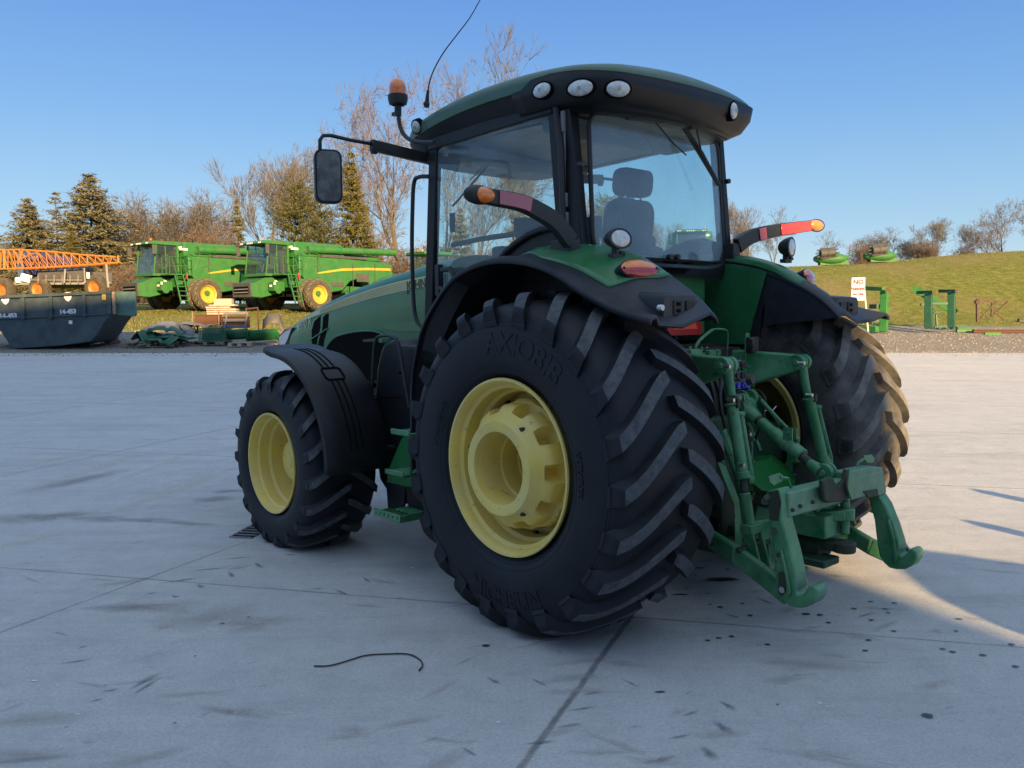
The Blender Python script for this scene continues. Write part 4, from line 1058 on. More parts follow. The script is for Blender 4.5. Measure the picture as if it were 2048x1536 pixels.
# axle end plates and bolted castings
m = MB(); yb = -.42
m.prism([Y(1455, 880, yb), Y(1500, 830, yb), Y(1575, 850, yb), Y(1590, 900, yb), Y(1590, 1010, yb), Y(1500, 1060, yb), Y(1460, 1010, yb)], (0, .25, 0))
m.prism([Y(1440, 790, -.3), Y(1520, 790, -.3), Y(1560, 900, -.3), Y(1440, 900, -.3)], (0, .3, 0))
rc = m.build('rear_casting', G['hitch_d'], H_, bevel=.015, seg=2)
m = MB()
for px in (1496, 1582): m.bar(Y(px, 860, -.50), Y(px + 1, 1000, -.50), .06, .05, (0, 1, 0))
m.each('bolt_flange', HG, rc, bevel=.004)
m = MB()
for px in (1499, 1585):
    for py in (878, 922, 950, 985): q = Y(px, py, -.53); m.cyl(q, q + V((0, -.03, 0)), .018, n=6); m.cyl(q + V((0, -.03, 0)), q + V((0, -.04, 0)), .012, n=8)
m.each('flange_bolt', HG, rc)
m = MB(); m.prism([Y(1497, 925, -.55), Y(1540, 918, -.55), Y(1592, 962, -.62), Y(1590, 985, -.66), Y(1526, 982, -.66), Y(1497, 960, -.6)], (0, .03, .0)); m.prism([Y(1497, 925, -.55), Y(1540, 918, -.55), Y(1545, 910, -.45), Y(1497, 915, -.45)], (0, .03, 0)); m.prism([Y(1592, 962, -.62), Y(1540, 918, -.55), Y(1545, 910, -.45), Y(1596, 950, -.45)], (.01, .03, 0)); m.build('pto_shield', surf('bright_green_shield', (.012, .17, .03), .42, var=.15), H_, bevel=.006)
# lift arms
def knuckle(c, r, w_, parent, gap=.0):
    m = MB()
    for k in (-1, 0, 1): m.cyl(c + V((k * w_ - w_ * .42, 0, 0)), c + V((k * w_ + w_ * .42, 0, 0)), r * (1 if k else .92), n=20)
    m.cyl(c + V((-w_ * 1.75, 0, 0)), c + V((w_ * 1.75, 0, 0)), r * .38, n=10)
    return m.build('knuckle', HG, parent, bevel=.006, seg=2)
KL, KR = Y(1452, 731, -.78), Y(1601, 724, -.78)
for c, sx in ((KL, -1), (KR, 1)):
    m = MB(); root = V((sx * .36 - .02, -.18, 1.62))
    m.prism([root + V((-.05, 0, .16)), c + V((-.05, 0, .055)), c + V((-.05, -.03, -.05)), root + V((-.05, 0, -.20))], (.10, 0, 0))
    a = m.build('lift_arm', HG, H_, bevel=.012, seg=2); knuckle(c, .058, .045, a)
def limb(m, pts, r0, mi=0, n=14, rs=None): m.tube(pts, r0, n, True, mi, rs)
def lift_link(name_, pts, sx):
    """pts: knuckle, neck, top of barrel, bottom of barrel, bottom of thread, clevis top, clevis end"""
    m = MB()
    a, b, c, d, e_, f, g = pts
    limb(m, [a, a.lerp(b, .5), b, b.lerp(c, .3)], .026, rs=[.045, .034, .030, .030])
    limb(m, [c, d], .040); limb(m, [c, c + (c - d).normalized() * .02], .05); limb(m, [d + (c - d).normalized() * .05, d], .048)
    limb(m, [e_, f], .036)
    for k in (-1, 1): m.bar(f + V((k * .05, 0, .03)), g + V((k * .05, 0, 0)), .022, .085, (0, 1, 0))
    m.box(f + V((0, 0, .02)), (.13, .09, .06))
    o = m.build('lift_link', HG, H_, bevel=.006, smooth=40)
    t = MB(); t.cyl(d, e_, .028, n=12); t.build('link_thread', RS, o)
    s = MB(); off = V((.045, -.03, 0)); c2 = c.lerp(d, .12); s.tube([c2 + off, d + off + V((0, 0, .03))], .017, 8); s.ball(d + off + V((0, -.0, 0)), .03, 10, 6, (1, .5, 1.3)); s.cyl(c2 + off * .2, c2 + off * 1.4, .02, n=8); s.build('link_lock_rod', HG, o)
    p_ = MB(); p_.cyl(g + V((-.09, 0, .03)), g + V((.09, 0, .03)), .02, n=10); p_.box(c + V((-.0, -.045, .02)), (.03, .02, .06)); p_.each('link_pin', RS, o)
lift_link('l', [KL, Y(1462, 785, -.80), Y(1464, 812, -.82), Y(1487, 958, -.92), Y(1489, 985, -.94), Y(1502, 1062, -.98), Y(1528, 1160, -1.03)], -1)
lift_link('r', [KR, Y(1615, 790, -.80), Y(1619, 800, -.82), Y(1648, 925, -.88), Y(1652, 945, -.90), Y(1662, 990, -.93), Y(1696, 1050, -.97)], 1)
# second vertical ram on the left side behind the link, and the guard plate
m = MB(); m.tube([Y(1442, 860, -.55), Y(1478, 950, -.62), Y(1490, 1010, -.66), Y(1490, 1085, -.70)], .04, 8); 
m.prism([Y(1435, 925, -.6), Y(1448, 925, -.6), Y(1478, 1000, -.68), Y(1486, 1070, -.72), Y(1480, 1105, -.72), Y(1470, 1105, -.72), Y(1468, 1010, -.68)], (.03, .02, 0)); m.build('sway_guard', HG, H_, bevel=.004)
m = MB(); m.prism([Y(1440, 965, -.5), Y(1465, 960, -.5), Y(1476, 1090, -.56), Y(1445, 1075, -.56)], (0, .04, 0)); m.build('sway_block', RS, H_, bevel=.006)
# lower links
def lower(pts, name='lower_link'):
    m = MB()
    for a, b in zip(pts, pts[1:]): m.bar(a, b + (b - a).normalized() * .02, .055, .125)
    return m.build(name, HG, H_, bevel=.014, seg=2)
ll = lower([Y(1418, 1075, -.62), Y(1470, 1108, -.92), Y(1520, 1145, -1.10), Y(1575, 1190, -1.30)]); m = MB()
for px, py, yy in ((1421, 1086, -.70), (1486, 1098, -.97), (1534, 1084, -1.0), (1516, 1085, -1.0)): q = Y(px, py, yy); m.cyl(q + V((.04, 0, 0)), q + V((-.06, 0, 0)), .018, n=6)
m.each('link_bolt', RS, ll)
lower([V((.42, -.45, .52)), Y(1700, 1068, -.95), Y(1740, 1092, -1.15), Y(1785, 1112, -1.30)])
m = MB(); m.prism([Y(1505, 1045, -1.0), Y(1540, 1040, -1.0), Y(1552, 1070, -1.0), Y(1550, 1140, -1.05), Y(1538, 1140, -1.05), Y(1536, 1085, -1.0), Y(1512, 1078, -1.0)], (.03, .03, 0)); m.build('link_bracket', HG, H_, bevel=.006)
# top link
m = MB(); A_, B_ = Y(1482, 812, -.50), Y(1646, 948, -1.22)
dd = (B_ - A_)
at_ = lambda k: A_ + dd * k
m.bar(Y(1480, 800, -.45), Y(1484, 850, -.45), .10, .12, (0, 1, 0)); m.cyl(at_(.02) + V((-.08, 0, 0)), at_(.02) + V((.08, 0, 0)), .075, n=22)
for k in (-1, 1): m.cyl(Y(1492, 795, -.5) + V((k * .06 - .02, 0, 0)), Y(1492, 795, -.5) + V((k * .06 + .02, 0, 0)), .06, n=18)
limb(m, [at_(.0), at_(.14), at_(.22)], .05, rs=[.075, .06, .045]); limb(m, [at_(.26), at_(.73)], .045); limb(m, [at_(.42), at_(.60)], .052); limb(m, [at_(.66), at_(.76)], .056); limb(m, [at_(.84), at_(.90), at_(.97)], .04, rs=[.03, .04, .05])
tl = m.build('top_link', HG, H_, bevel=.006, smooth=40)
m = MB(); m.cyl(at_(.21), at_(.27), .034, n=12); m.cyl(at_(.75), at_(.85), .032, n=12); m.each('link_thread', RS, tl)
m = MB(); o2 = V((0.02, .0, .075)); m.tube([Y(1522, 800, -.62), Y(1560, 842, -.78), Y(1598, 880, -.95)], .014, 8); m.bar(at_(.62) + V((-.03, 0, .05)), at_(.62) + V((-.03, 0, .13)), .012, .07, (0, 1, 0)); m.bar(at_(.62) + V((.03, 0, .05)), at_(.62) + V((.03, 0, .13)), .012, .07, (0, 1, 0)); m.cyl(at_(.62) + V((-.05, 0, .10)), at_(.62) + V((.05, 0, .10)), .012, n=8); m.build('link_handle', HG, tl)
m = MB(); q = Y(1530, 822, -.66); m.tube([q, q + V((.03, -.02, .02)), q + V((.07, -.02, -.0)), q + V((.10, -.03, .03))], .004, 5); m.build('linch_pin', G['steel'], tl)
knuckle(Y(1651, 945, -1.22), .065, .032, tl)
# quick hitch frame
YF = -1.30
m = MB()
cl, cr = P(1552, 1006, y=YF), P(1758, 958, y=YF)
m.bar(P(1562, 1008, y=YF), P(1752, 960, y=YF), .11, .155)
fq = m.build('quick_hitch', G['mint'], H_, bevel=.012, seg=2)
def leg(px, x, w_):
    m = MB(); pts = [P(a, b, x=x) for a, b in px]; m.prism(pts, (w_, 0, 0))
    for i, f in enumerate(m.f):
        a_, b_, c_ = (m.v[j] for j in f[:3]); n_ = (b_ - a_).cross(c_ - a_).normalized()
        if len(f) == 4 and abs(n_.y) > .75 and sum(m.v[j].y for j in f) / 4 < sum(q.y for q in pts) / len(pts) and sum(m.v[j].z for j in f) / 4 > .38: m.m[i] = 1
    return m.build('hook_leg', [HG, G['mint']], fq, bevel=.012, seg=2, smooth=40)
xl = -.70
lg = leg([(1531, 982), (1556, 977), (1560, 990), (1563, 1040), (1582, 1110), (1590, 1150), (1593, 1176), (1591, 1183), (1595, 1190), (1602, 1192), (1608, 1188), (1611, 1180), (1615, 1174), (1623, 1171), (1631, 1175), (1634, 1184), (1632, 1196), (1625, 1208), (1612, 1215), (1598, 1217), (1584, 1214), (1570, 1207), (1558, 1192), (1551, 1172), (1548, 1120), (1540, 1050)], xl, .13)
xr_ = .60
rg2 = leg([(1733, 985), (1757, 990), (1770, 1010), (1786, 1050), (1797, 1085), (1800, 1100), (1797, 1106), (1802, 1112), (1809, 1112), (1813, 1107), (1815, 1101), (1821, 1097), (1829, 1099), (1833, 1106), (1833, 1118), (1824, 1132), (1809, 1139), (1792, 1139), (1778, 1136), (1768, 1127), (1758, 1112), (1754, 1090), (1748, 1040)], xr_ - .02, .12)
# right corner block and its plate
m = MB(); m.prism([P(1692, 945, y=YF - .05), P(1748, 933, y=YF - .05), P(1766, 935, y=YF - .05), P(1774, 985, y=YF - .05), P(1762, 992, y=YF - .05), P(1735, 990, y=YF - .05), P(1695, 985, y=YF - .05)], (0, .10, 0)); m.build('corner_block', G['mint'], fq, bevel=.01, seg=2)
m = MB(); m.prism([P(1728, 983, y=YF - .065), P(1756, 978, y=YF - .065), P(1757, 992, y=YF - .065), P(1738, 996, y=YF - .065)], (0, .02, 0)); m.build('corner_plate', RS, fq, bevel=.004)
# upper cradle
m = MB(); yc = YF - .09
m.prism([P(1646, 962, y=yc), P(1657, 954, y=yc), P(1668, 957, y=yc), P(1672, 968, y=yc), P(1682, 972, y=yc), P(1690, 960, y=yc), P(1694, 938, y=yc), P(1699, 942, y=yc), P(1707, 985, y=yc), P(1700, 998, y=yc), P(1680, 1004, y=yc), P(1655, 1006, y=yc), P(1649, 1000, y=yc)], (0, .03, 0))
m.prism([P(1645, 962, y=yc - .03), P(1655, 958, y=yc - .03), P(1659, 1000, y=yc - .03), P(1650, 1003, y=yc - .03)], (0, .03, 0)); m.build('cradle', RS, fq, bevel=.008, seg=2)
m = MB()
for k in (0, 1): q = P(1694 + k * 4, 940, y=yc - .02); m.prism([P(1692, 975, y=yc - .02), P(1696, 937, y=yc - .02), P(1709, 990, y=yc - .02), P(1700, 1000, y=yc - .02)], (0, -.012, 0)) if k == 0 else None
m.build('cradle_fin', HG, fq, bevel=.003)
# lock plates and small brackets on top
m = MB()
for px in ([(1535, 985), (1556, 980), (1562, 1005), (1556, 1042), (1538, 1040)],):
    m.prism([P(a, b, x=xl - .008) for a, b in px], (.006, 0, 0))
m.build('worn_plate', RS, lg)
for pl_, xx, par in (([(1589, 1140), (1598, 1137), (1606, 1178), (1600, 1185), (1592, 1180)], xl + .13, lg), ([(1798, 1075), (1806, 1078), (1815, 1102), (1808, 1110), (1800, 1104)], xr_ + .10, rg2)):
    m = MB(); m.prism([P(a, b, x=xx) for a, b in pl_], (.02, 0, 0)); lo = m.build('latch', RS, par, bevel=.003)
    m = MB(); a, b = P(pl_[1][0] + 2, pl_[1][1] + 4, x=xx + .02), P(pl_[1][0] + 16, pl_[1][1] + 26, x=xx + .02); m.tube([a, b], .006, 6); m.build('latch_pin', G['steel'], lo)
m = MB(); m.prism([P(a, b, x=xl - .012) for a, b in [(1556, 1145), (1568, 1143), (1572, 1180), (1562, 1192), (1556, 1185)]], (.012, 0, 0)); m.build('side_plate', RS, lg, bevel=.003)
m = MB(); q = P(1563, 1180, x=xl - .02); m.cyl(q, q + V((.03, 0, 0)), .02, n=6); q = P(1532, 995, x=xl - .03); m.cyl(q, q + V((.05, 0, 0)), .018, n=6); m.each('side_bolt', G['steel'], lg)
for pxs, yy in (([(1538, 953), (1560, 946), (1566, 950), (1566, 962), (1548, 972), (1540, 965)], YF + .02), ([(1728, 911), (1744, 909), (1749, 915), (1749, 925), (1734, 926), (1729, 918)], YF + .02)):
    m = MB(); m.prism([P(a, b, y=yy) for a, b in pxs], (0, .012, 0)); a = P(pxs[0][0] + 26, pxs[0][1] + 8, y=yy); 
    pb = m.build('implement_bracket', HG, fq, bevel=.003)
    m = MB(); s_ = 1 if pxs[0][0] < 1600 else -1; a = P(pxs[1][0] if s_ > 0 else pxs[0][0], pxs[1][1] + 8, y=yy); m.tube([a, a + V((s_ * .09, 0, -.02)), a + V((s_ * .13, 0, -.09))], .010, 6); m.build('bent_rod', HG, pb)
m = MB()
for px, py in ((1585, 1020), (1600, 1012), (1625, 1004), (1590, 1060)): q = P(px, py, y=YF - .06); m.cyl(q + V((0, .02, 0)), q + V((0, -.012, 0)), .012, n=6)
m.each('frame_bolt', RS, fq)
m = MB(); m.cyl(P(1530, 1002, x=xl - .02), P(1530, 1002, x=xl + .02), .024, n=14); m.cyl(P(1548, 1062, x=xl - .015), P(1548, 1062, x=xl + .01), .02, n=6); m.cyl(P(1556, 1110, x=xl - .012), P(1556, 1110, x=xl + .01), .016, n=6); m.each('leg_pin', RS, lg)
m = MB(); m.prism([P(a, b, x=xl - .004) for a, b in [(1560, 1100), (1566, 1098), (1578, 1150), (1584, 1185), (1578, 1195), (1572, 1150)]], (-.02, 0, 0)); m.build('leg_rib', HG, lg, bevel=.005)
m = MB(); m.prism([P(a, b, x=xr_ - .024) for a, b in [(1774, 1040), (1780, 1038), (1790, 1075), (1797, 1115), (1792, 1128), (1784, 1080)]], (-.02, 0, 0)); m.build('leg_rib', HG, rg2, bevel=.005)
# drawbar and clevis
m = MB(); xd = .02
m.box((xd, -.75, .47), (.17, 1.0, .10)); c = P(1682, 1092, x=xd); m.bar((xd, -1.0, .50), c, .13, .065); m.cyl(c + V((0, -.02, -.035)), c + V((0, -.02, .035)), .075, n=24)
db = m.build('drawbar', RS, H_, bevel=.01, seg=2)
m = MB(); c = P(1625, 1060, x=-.12); m.box(c + V((.08, .05, .03)), (.20, .30, .15));  c2 = P(1690, 1030, x=.06)
m.cyl(c2 + V((0, 0, -.03)), c2 + V((0, 0, .05)), .062, n=20); m.cyl(c2 + V((0, 0, -.13)), c2 + V((0, 0, .1)), .03, n=12); m.bar(P(1620, 1030, x=-.05), c2 + V((0, 0, .01)), .14, .07); m.tube([P(1628, 1022, x=-.1), P(1640, 1012, x=-.05), P(1655, 1014, x=0), P(1664, 1025, x=.04)], .03, 8); m.build('hammer_strap', HG, db, bevel=.014, seg=2)
m = MB(); m.box(P(1605, 1112, x=-.08), (.20, .42, .05)); m.box((0, -.35, .40), (.5, .5, .10)); m.each('drawbar_support', G['hitch_d'], H_, bevel=.008)
m = MB(); q = P(1668, 1015, y=-.9); m.tube([P(1655, 990, y=-.85), P(1668, 1020, y=-.9), P(1690, 1050, y=-.95)], .045, 8); m.build('sway_link', HG, H_, smooth=50)
# hydraulic couplers
m = MB(); m.box((-.36, -.30, 1.52), (.26, .20, .46))
for i in range(7): m.box((-.44, -.42, 1.68 - i * .062), (.14, .06, .03))
vb = m.build('valve_block', G['blackm'], H_, bevel=.008)
for i, (px, py) in enumerate(((1466, 728), (1467, 750), (1468, 770), (1470, 794))):
    m = MB(); q = Y(px, py, -.52); m.box(q, (.115, .10, .058)); cp = m.build('coupler', surf('grey_coupler_%d' % i, (.10, .11, .12), .5), vb, bevel=.008, seg=2)
    m = MB(); m.cyl(q + V((-.032, -.05, 0)), q + V((-.032, -.065, 0)), .022, n=14); m.cyl(q + V((.030, -.05, 0)), q + V((.030, -.07, 0)), .024, n=14); m.bar(q + V((.03, -.07, 0)), q + V((.075, -.085, -.02)), .012, .02); m.build('coupler_cap', G['blue'] if i == 2 else (HG if i == 3 else G['blackm']), cp)
m = MB(); m.box(Y(1383, 710, -.30), (.14, .1, .085)); m.box(Y(1415, 710, -.30), (.09, .1, .075)); m.box(Y(1432, 705, -.30), (.05, .06, .05)); m.box(Y(1400, 712, -.28), (.10, .08, .05))
for px in (1380, 1391, 1403, 1413): m.cyl(Y(px, 700, -.30), Y(px, 693, -.30), .012, n=8)
m.build('manifold', HG, H_, bevel=.005)
m = MB(); m.tube(spline([Y(1391, 694, -.30), Y(1400, 680, -.30), Y(1420, 663, -.30), Y(1431, 658, -.31), Y(1449, 659, -.31), Y(1455, 665, -.31), Y(1455, 690, -.30), Y(1452, 715, -.30)], 3), .011, 8, rs=[.012 if i < 8 else .007 for i in range(22)]); m.build('brake_pipe', HG, H_)
# bracket plate with socket
m = MB(); yp = -.42
m.prism([Y(a, b, yp) for a, b in [(1493, 668), (1497, 665), (1500, 668), (1500, 700), (1513, 702), (1513, 768), (1509, 772), (1510, 786), (1506, 774), (1482, 770), (1480, 766), (1479, 726), (1482, 721), (1491, 720)]], (0, .014, 0)); bp = m.build('socket_bracket', HG, H_, bevel=.003)
m = MB()
for px, py, a_, b_ in ((1500, 712, .013, .022), (1503, 732, .017, .026), (1484, 727, .011, .013), (1484, 739, .012, .016)): oval(m, Y(px, py, yp - .003), a_, b_, (0, -1, 0), depth=.002, n=14)
m.build('bracket_hole', G['hole'], bp)
q = Y(1491, 735, yp - .004); m = MB(); m.text('LS', Matrix.Translation(q) @ Matrix.Rotation(PI / 2, 4, 'X'), .045, .001); m.build('bracket_letters', G['ink'], bp, smooth=0)
m = MB(); m.box(Y(1505, 690, yp - .03), (.10, .06, .12)); m.box(Y(1503, 686, yp - .07), (.05, .05, .07)); m.build('trailer_socket', G['blackm'], bp, bevel=.008)
m = MB(); m.tube(spline([Y(1510, 674, yp - .03), Y(1518, 676, yp - .04), Y(1522, 686, yp - .04), Y(1521, 700, yp - .04)], 3), .006, 6); m.build('cable', G['blackm'], bp)
m = MB(); q = Y(1501, 757, yp - .03); m.cyl(q + V((0, .03, 0)), q + V((0, -.03, 0)), .042, n=6); m.cyl(Y(1486, 760, yp), Y(1486, 760, yp - .05), .02, n=12); m.build('rubber_knob', surf('grey_rubber', (.13, .13, .13), .6), bp)
m = MB(); m.tube([Y(1408, 880, -.7), Y(1432, 905, -.62), Y(1447, 925, -.6), Y(1450, 948, -.6)], .010, 6); m.tube([Y(1516, 790, -.42), Y(1560, 850, -.5)], .012, 6); m.tube([Y(1500, 800, -.45), Y(1498, 850, -.45), Y(1520, 900, -.5)], .018, 6); m.build('hose', HG, H_)
m = MB()
for a, b in ((1420, 860), (1432, 850), (1442, 870)): m.tube(spline([Y(a, 760, -.35), Y(a + 10, 800, -.42), Y(b - 1000 + 590 + 0, 900, -.35) if False else Y(a + 14, 900, -.4), Y(a + 4, 960, -.35)], 4), .02, 7)
m.build('dark_hose', G['blackm'], H_)

m = MB()
for a, b, c_, d_ in (((1412, 735), (1400, 790), (1420, 850), (1436, 905)), ((1446, 745), (1440, 800), (1452, 860), (1470, 905)), ((1478, 806), (1492, 850), (1500, 900), (1492, 940)), ((1515, 780), (1530, 800), (1522, 850), (1510, 880))):
    m.tube(spline([Y(a[0], a[1], -.50), Y(b[0], b[1], -.58), Y(c_[0], c_[1], -.56), Y(d_[0], d_[1], -.50)], 5), .013, 7)
m.each('hydraulic_hose', G['blackm'], H_)
m = MB()
for px, py, yy in ((1497, 868, -.58), (1483, 930, -1.0), (1463, 800, -.9), (1620, 790, -.9), (1604, 726, -.9), (1455, 733, -.9)): q = Y(px, py, yy); m.cyl(q + V((0, .03, 0)), q + V((0, -.02, 0)), .014, n=6)
m.each('steel_bolt', G['steel'], H_)
# ================================================================ BACKGROUND MACHINES
BG = surf('combine_green', (.015, .140, .025), .5, dirt=(.06, .12, .05), damt=.6, ds=2.5, bump=.02)
BGD = surf('combine_dark_parts', (.03, .032, .03), .7, dirt=(.12, .10, .07), damt=.5, ds=4)
BY = surf('combine_yellow', (.46, .34, .03), .5, dirt=(.25, .2, .08), damt=.4)
TD = surf('muddy_tyre', (.04, .034, .028), .85, dirt=(.11, .09, .065), damt=.8, ds=4, thr=.48)
TDL = surf('muddy_lug', (.14, .115, .085), .85)
CGL = glass('far_cab_glass', (.72, .80, .76), .03)
GREY = surf('grey_steel', (.22, .22, .23), .5, dirt=(.12, .10, .08), damt=.5, ds=4)
DKG = surf('dark_grey', (.05, .05, .055), .6, dirt=(.10, .09, .08), damt=.5, ds=4)
def simple_wheel(R, w_, rimr, nl, sgn=-1):
    return tyre(R, w_ / 2, rimr, nl, .06, sgn, R * .97, lw=.045, delta=.40 if R > .7 else .25, n=40)
def combine(loc, rotz, label, group):
    t = thing('combine_harvester', label, 'combine', loc, rotz, group)
    B = lambda m, n, mt, p=t, **k: m.build(n, mt, p, world=False, **k)
    m = MB()
    # tall separator body with a rounded tail
    side = [(.55, 1.75), (.55, 3.10), (-2.9, 3.10), (-6.4, 3.0), (-6.75, 2.75), (-6.7, 2.1), (-6.1, 1.55), (-5.0, 1.35), (-4.6, 1.75), (-3.9, 1.95), (-3.2, 1.75), (-2.6, 1.2), (-1.6, 1.05), (-.9, 1.35), (0, 1.75)]
    m.prism([(-1.62, a, b) for a, b in side], (3.24, 0, 0)); body = B(m, 'body', BG, bevel=.06, seg=2)
    m = MB(); m.prism([(-1.5, a, b) for a, b in [(.75, 3.1), (.75, 3.86), (.55, 3.92), (-2.6, 3.92), (-2.9, 3.80), (-2.9, 3.1)]], (3.0, 0, 0)); m.prism([(-1.35, a, b) for a, b in [(-3.0, 3.1), (-3.0, 3.45), (-5.8, 3.35), (-6.0, 3.05)]], (2.7, 0, 0)); B(m, 'grain_tank', BG, bevel=.05)
    m = MB(); m.prism([(-1.625, a, b) for a, b in [(-.7, 2.12), (-2.5, 2.36), (-4.5, 2.48), (-6.55, 2.52), (-6.5, 2.66), (-4.5, 2.62), (-2.5, 2.50), (-.7, 2.20)]], (-.02, 0, 0)); B(m, 'yellow_stripe', BY)
    m = MB(); m.cyl((-1.55, -.1, 3.50), (-1.75, -6.9, 3.66), .21, .19, n=20)
    for k in (.15, .34, .6): a = V((-1.55, -.1, 3.50)).lerp(V((-1.75, -6.9, 3.66)), k); m.cyl(a, a + V((0, -.06, 0)), .235, n=20)
    m.cyl((-1.1, .1, 3.35), (-1.55, -.15, 3.5), .25, n=16); au = B(m, 'unloading_auger', BG)
    m = MB(); m.cyl((-1.75, -6.85, 3.66), (-1.78, -7.15, 3.2), .20, .15, n=14); B(m, 'auger_spout', DKG, au)
    m = MB(); m.box((-1.5, -2.8, 3.18), (.3, 3.6, .14)); B(m, 'auger_gap', DKG)
    # cab
    m = MB(); cw = .98
    for sx in (-1, 1):
        m.bar((sx * cw, 2.35, 2.05), (sx * cw, 2.12, 3.72), .07, .08, (0, 1, 0)); m.bar((sx * cw, .85, 2.05), (sx * cw, .85, 3.72), .12, .12, (0, 1, 0)); m.bar((sx * cw, 1.6, 2.1), (sx * cw, 1.6, 3.7), .05, .05, (0, 1, 0))
    m.box((0, 1.55, 2.02), (2.05, 1.75, .16)); cabf = B(m, 'cab_frame', BG, bevel=.01)
    m = MB(); m.prism([(-1.08, a, b) for a, b in [(2.62, 3.74), (2.62, 3.82), (2.3, 3.93), (.8, 3.95), (.6, 3.90), (.6, 3.70)]], (2.16, 0, 0)); rf = B(m, 'cab_roof', BG, bevel=.03)
    m = MB()
    for x in (-.92, -.78, -.15, 0, .15, .30, .78, .92): m.cyl((x, 2.61, 3.79), (x, 2.64, 3.79), .05, n=10)
    B(m, 'roof_lamp', G['lens'], rf)
    m = MB(); m.prism([(-.94, 2.33, 2.1), (.94, 2.33, 2.1), (.94, 2.11, 3.70), (-.94, 2.11, 3.70)], (0, .01, 0)); B(m, 'windscreen', CGL, cabf, smooth=0)
    for sx in (-1, 1):
        m = MB(); m.prism([(sx * .97, 2.3, 2.12), (sx * .97, 2.08, 3.7), (sx * .97, .92, 3.7), (sx * .97, .92, 2.12)], (.01, 0, 0)); B(m, 'side_window', CGL, cabf, smooth=0)
    m = MB(); m.box((0, 1.35, 2.5), (.55, .5, .2)); m.box((0, 1.1, 2.9), (.52, .14, .75)); m.cyl((0, 1.9, 2.2), (0, 1.75, 2.75), .06, n=8); m.box((0, 1.75, 2.78), (.4, .3, .05)); m.box((0, .87, 2.9), (1.8, .05, 1.6)); m.box((.5, 1.4, 2.55), (.25, .7, .3)); B(m, 'cab_interior', surf('far_cab_interior', (.14, .125, .10), .8))
    m = MB(); m.tube([(-1.05, 2.3, 3.72), (-1.35, 2.5, 3.70)], .02, 6); m.box((-1.38, 2.5, 3.42), (.05, .22, .5)); m.tube([(1.05, 2.3, 3.72), (1.35, 2.5, 3.70)], .02, 6); m.box((1.38, 2.5, 3.42), (.05, .22, .5)); [B(q_, 'cab_mirror', DKG) for q_ in m.parts()]
    # feeder house and its opening
    m = MB(); m.prism([(-.85, a, b) for a, b in [(.6, 1.95), (2.3, 1.85), (3.0, 1.55), (3.25, 1.50), (3.25, .78), (2.6, .72), (.4, 1.2)]], (1.7, 0, 0)); fh = B(m, 'feeder_house', BG, bevel=.03)
    m = MB(); m.box((0, 3.27, 1.16), (1.75, .08, .80)); B(m, 'feeder_face', DKG, fh, bevel=.02)
    m = MB(); m.box((0, 3.32, 1.14), (1.35, .04, .42)); B(m, 'feeder_opening', G['hole'], fh)
    m = MB(); m.box((0, 3.34, 1.20), (1.3, .03, .05)); m.box((0, 3.34, 1.02), (1.3, .03, .05)); B(m, 'feeder_bar', GREY, fh)
    m = MB(); m.box((-1.35, .9, 1.55), (.9, 1.3, .5)); m.box((-1.3, 1.9, 1.35), (.5, .7, .5)); m.cyl((-1.6, 2.0, 1.15), (-1.62, 2.0, 1.15), .22, n=16); m.box((1.3, 1.2, 1.5), (.8, 1.4, .5)); m.cyl((-2.6, 0, .95), (2.6, 0, .95), .16, n=12); m.box((0, -.3, 1.2), (2.2, 1.2, .6)); m.box((0, -3.9, .75), (2.6, .3, .3)); m.box((0, -2.2, 1.0), (1.6, 3.4, .5)); m.box((0, -4.5, 1.3), (1.6, 3.0, .4)); B(m, 'axle_frame', BG, bevel=.02)
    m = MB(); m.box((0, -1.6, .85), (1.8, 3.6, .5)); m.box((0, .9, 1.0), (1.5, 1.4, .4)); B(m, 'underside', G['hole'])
    m = MB(); m.box((-1.64, -3.4, 1.9), (.03, .05, 1.9)); m.box((-1.64, -.75, 2.6), (.03, .05, 1.0)); m.box((-1.64, -5.2, 2.2), (.03, .05, 1.5)); m.box((-1.64, -4.2, 2.0), (.03, 1.0, .5)); m.box((-1.64, -2.2, 1.55), (.03, .9, .25)); [B(q_, 'panel_gap', DKG) for q_ in m.parts()]
    m = MB(); [m.box(c_, s_) for c_, s_ in (((-1.52, .77, 3.5), (.02, .5, .12)), ((-1.2, .8, 3.62), (.3, .04, .14)), ((-.86, 1.6, 1.62), (.02, .2, .2)), ((-1.62, 2.27, 1.5), (.16, .03, .16)), ((-1.25, 2.27, 1.38), (.2, .03, .12)))]; [B(q_, 'white_decal', G['white']) for q_ in m.parts()]
    # platform, rails and ladder on the left
    m = MB(); m.box((-1.55, 1.25, 2.0), (1.1, 1.5, .06)); pf = B(m, 'platform', BG)
    m = MB()
    def rail(pts): m.tube([V(q) for q in pts], .022, 6)
    rail([(-2.08, 2.0, 2.0), (-2.08, 2.0, 3.0), (-2.08, .6, 3.0), (-2.08, .6, 2.0)]); rail([(-2.08, 2.0, 2.5), (-2.08, .6, 2.5)]); rail([(-2.08, 1.3, 2.0), (-2.08, 1.3, 3.0)]); rail([(-1.3, 2.02, 2.0), (-1.3, 2.02, 3.0), (-2.0, 2.02, 3.0)]); rail([(-1.64, .6, 2.2), (-1.64, .6, 3.3), (-1.9, .4, 3.3)]); rail([(-1.64, .2, 2.3), (-1.64, -.2, 3.3), (-1.64, -.8, 3.3), (-1.64, -1.0, 2.4)]); rail([(-1.64, -.3, 2.5), (-1.64, -.9, 2.7)])
    B(m, 'handrail', BG, pf)
    m = MB()
    for y in (1.25, 1.75): m.bar((-2.15, y, 2.0), (-2.95, y + .15, .40), .05, .10); 
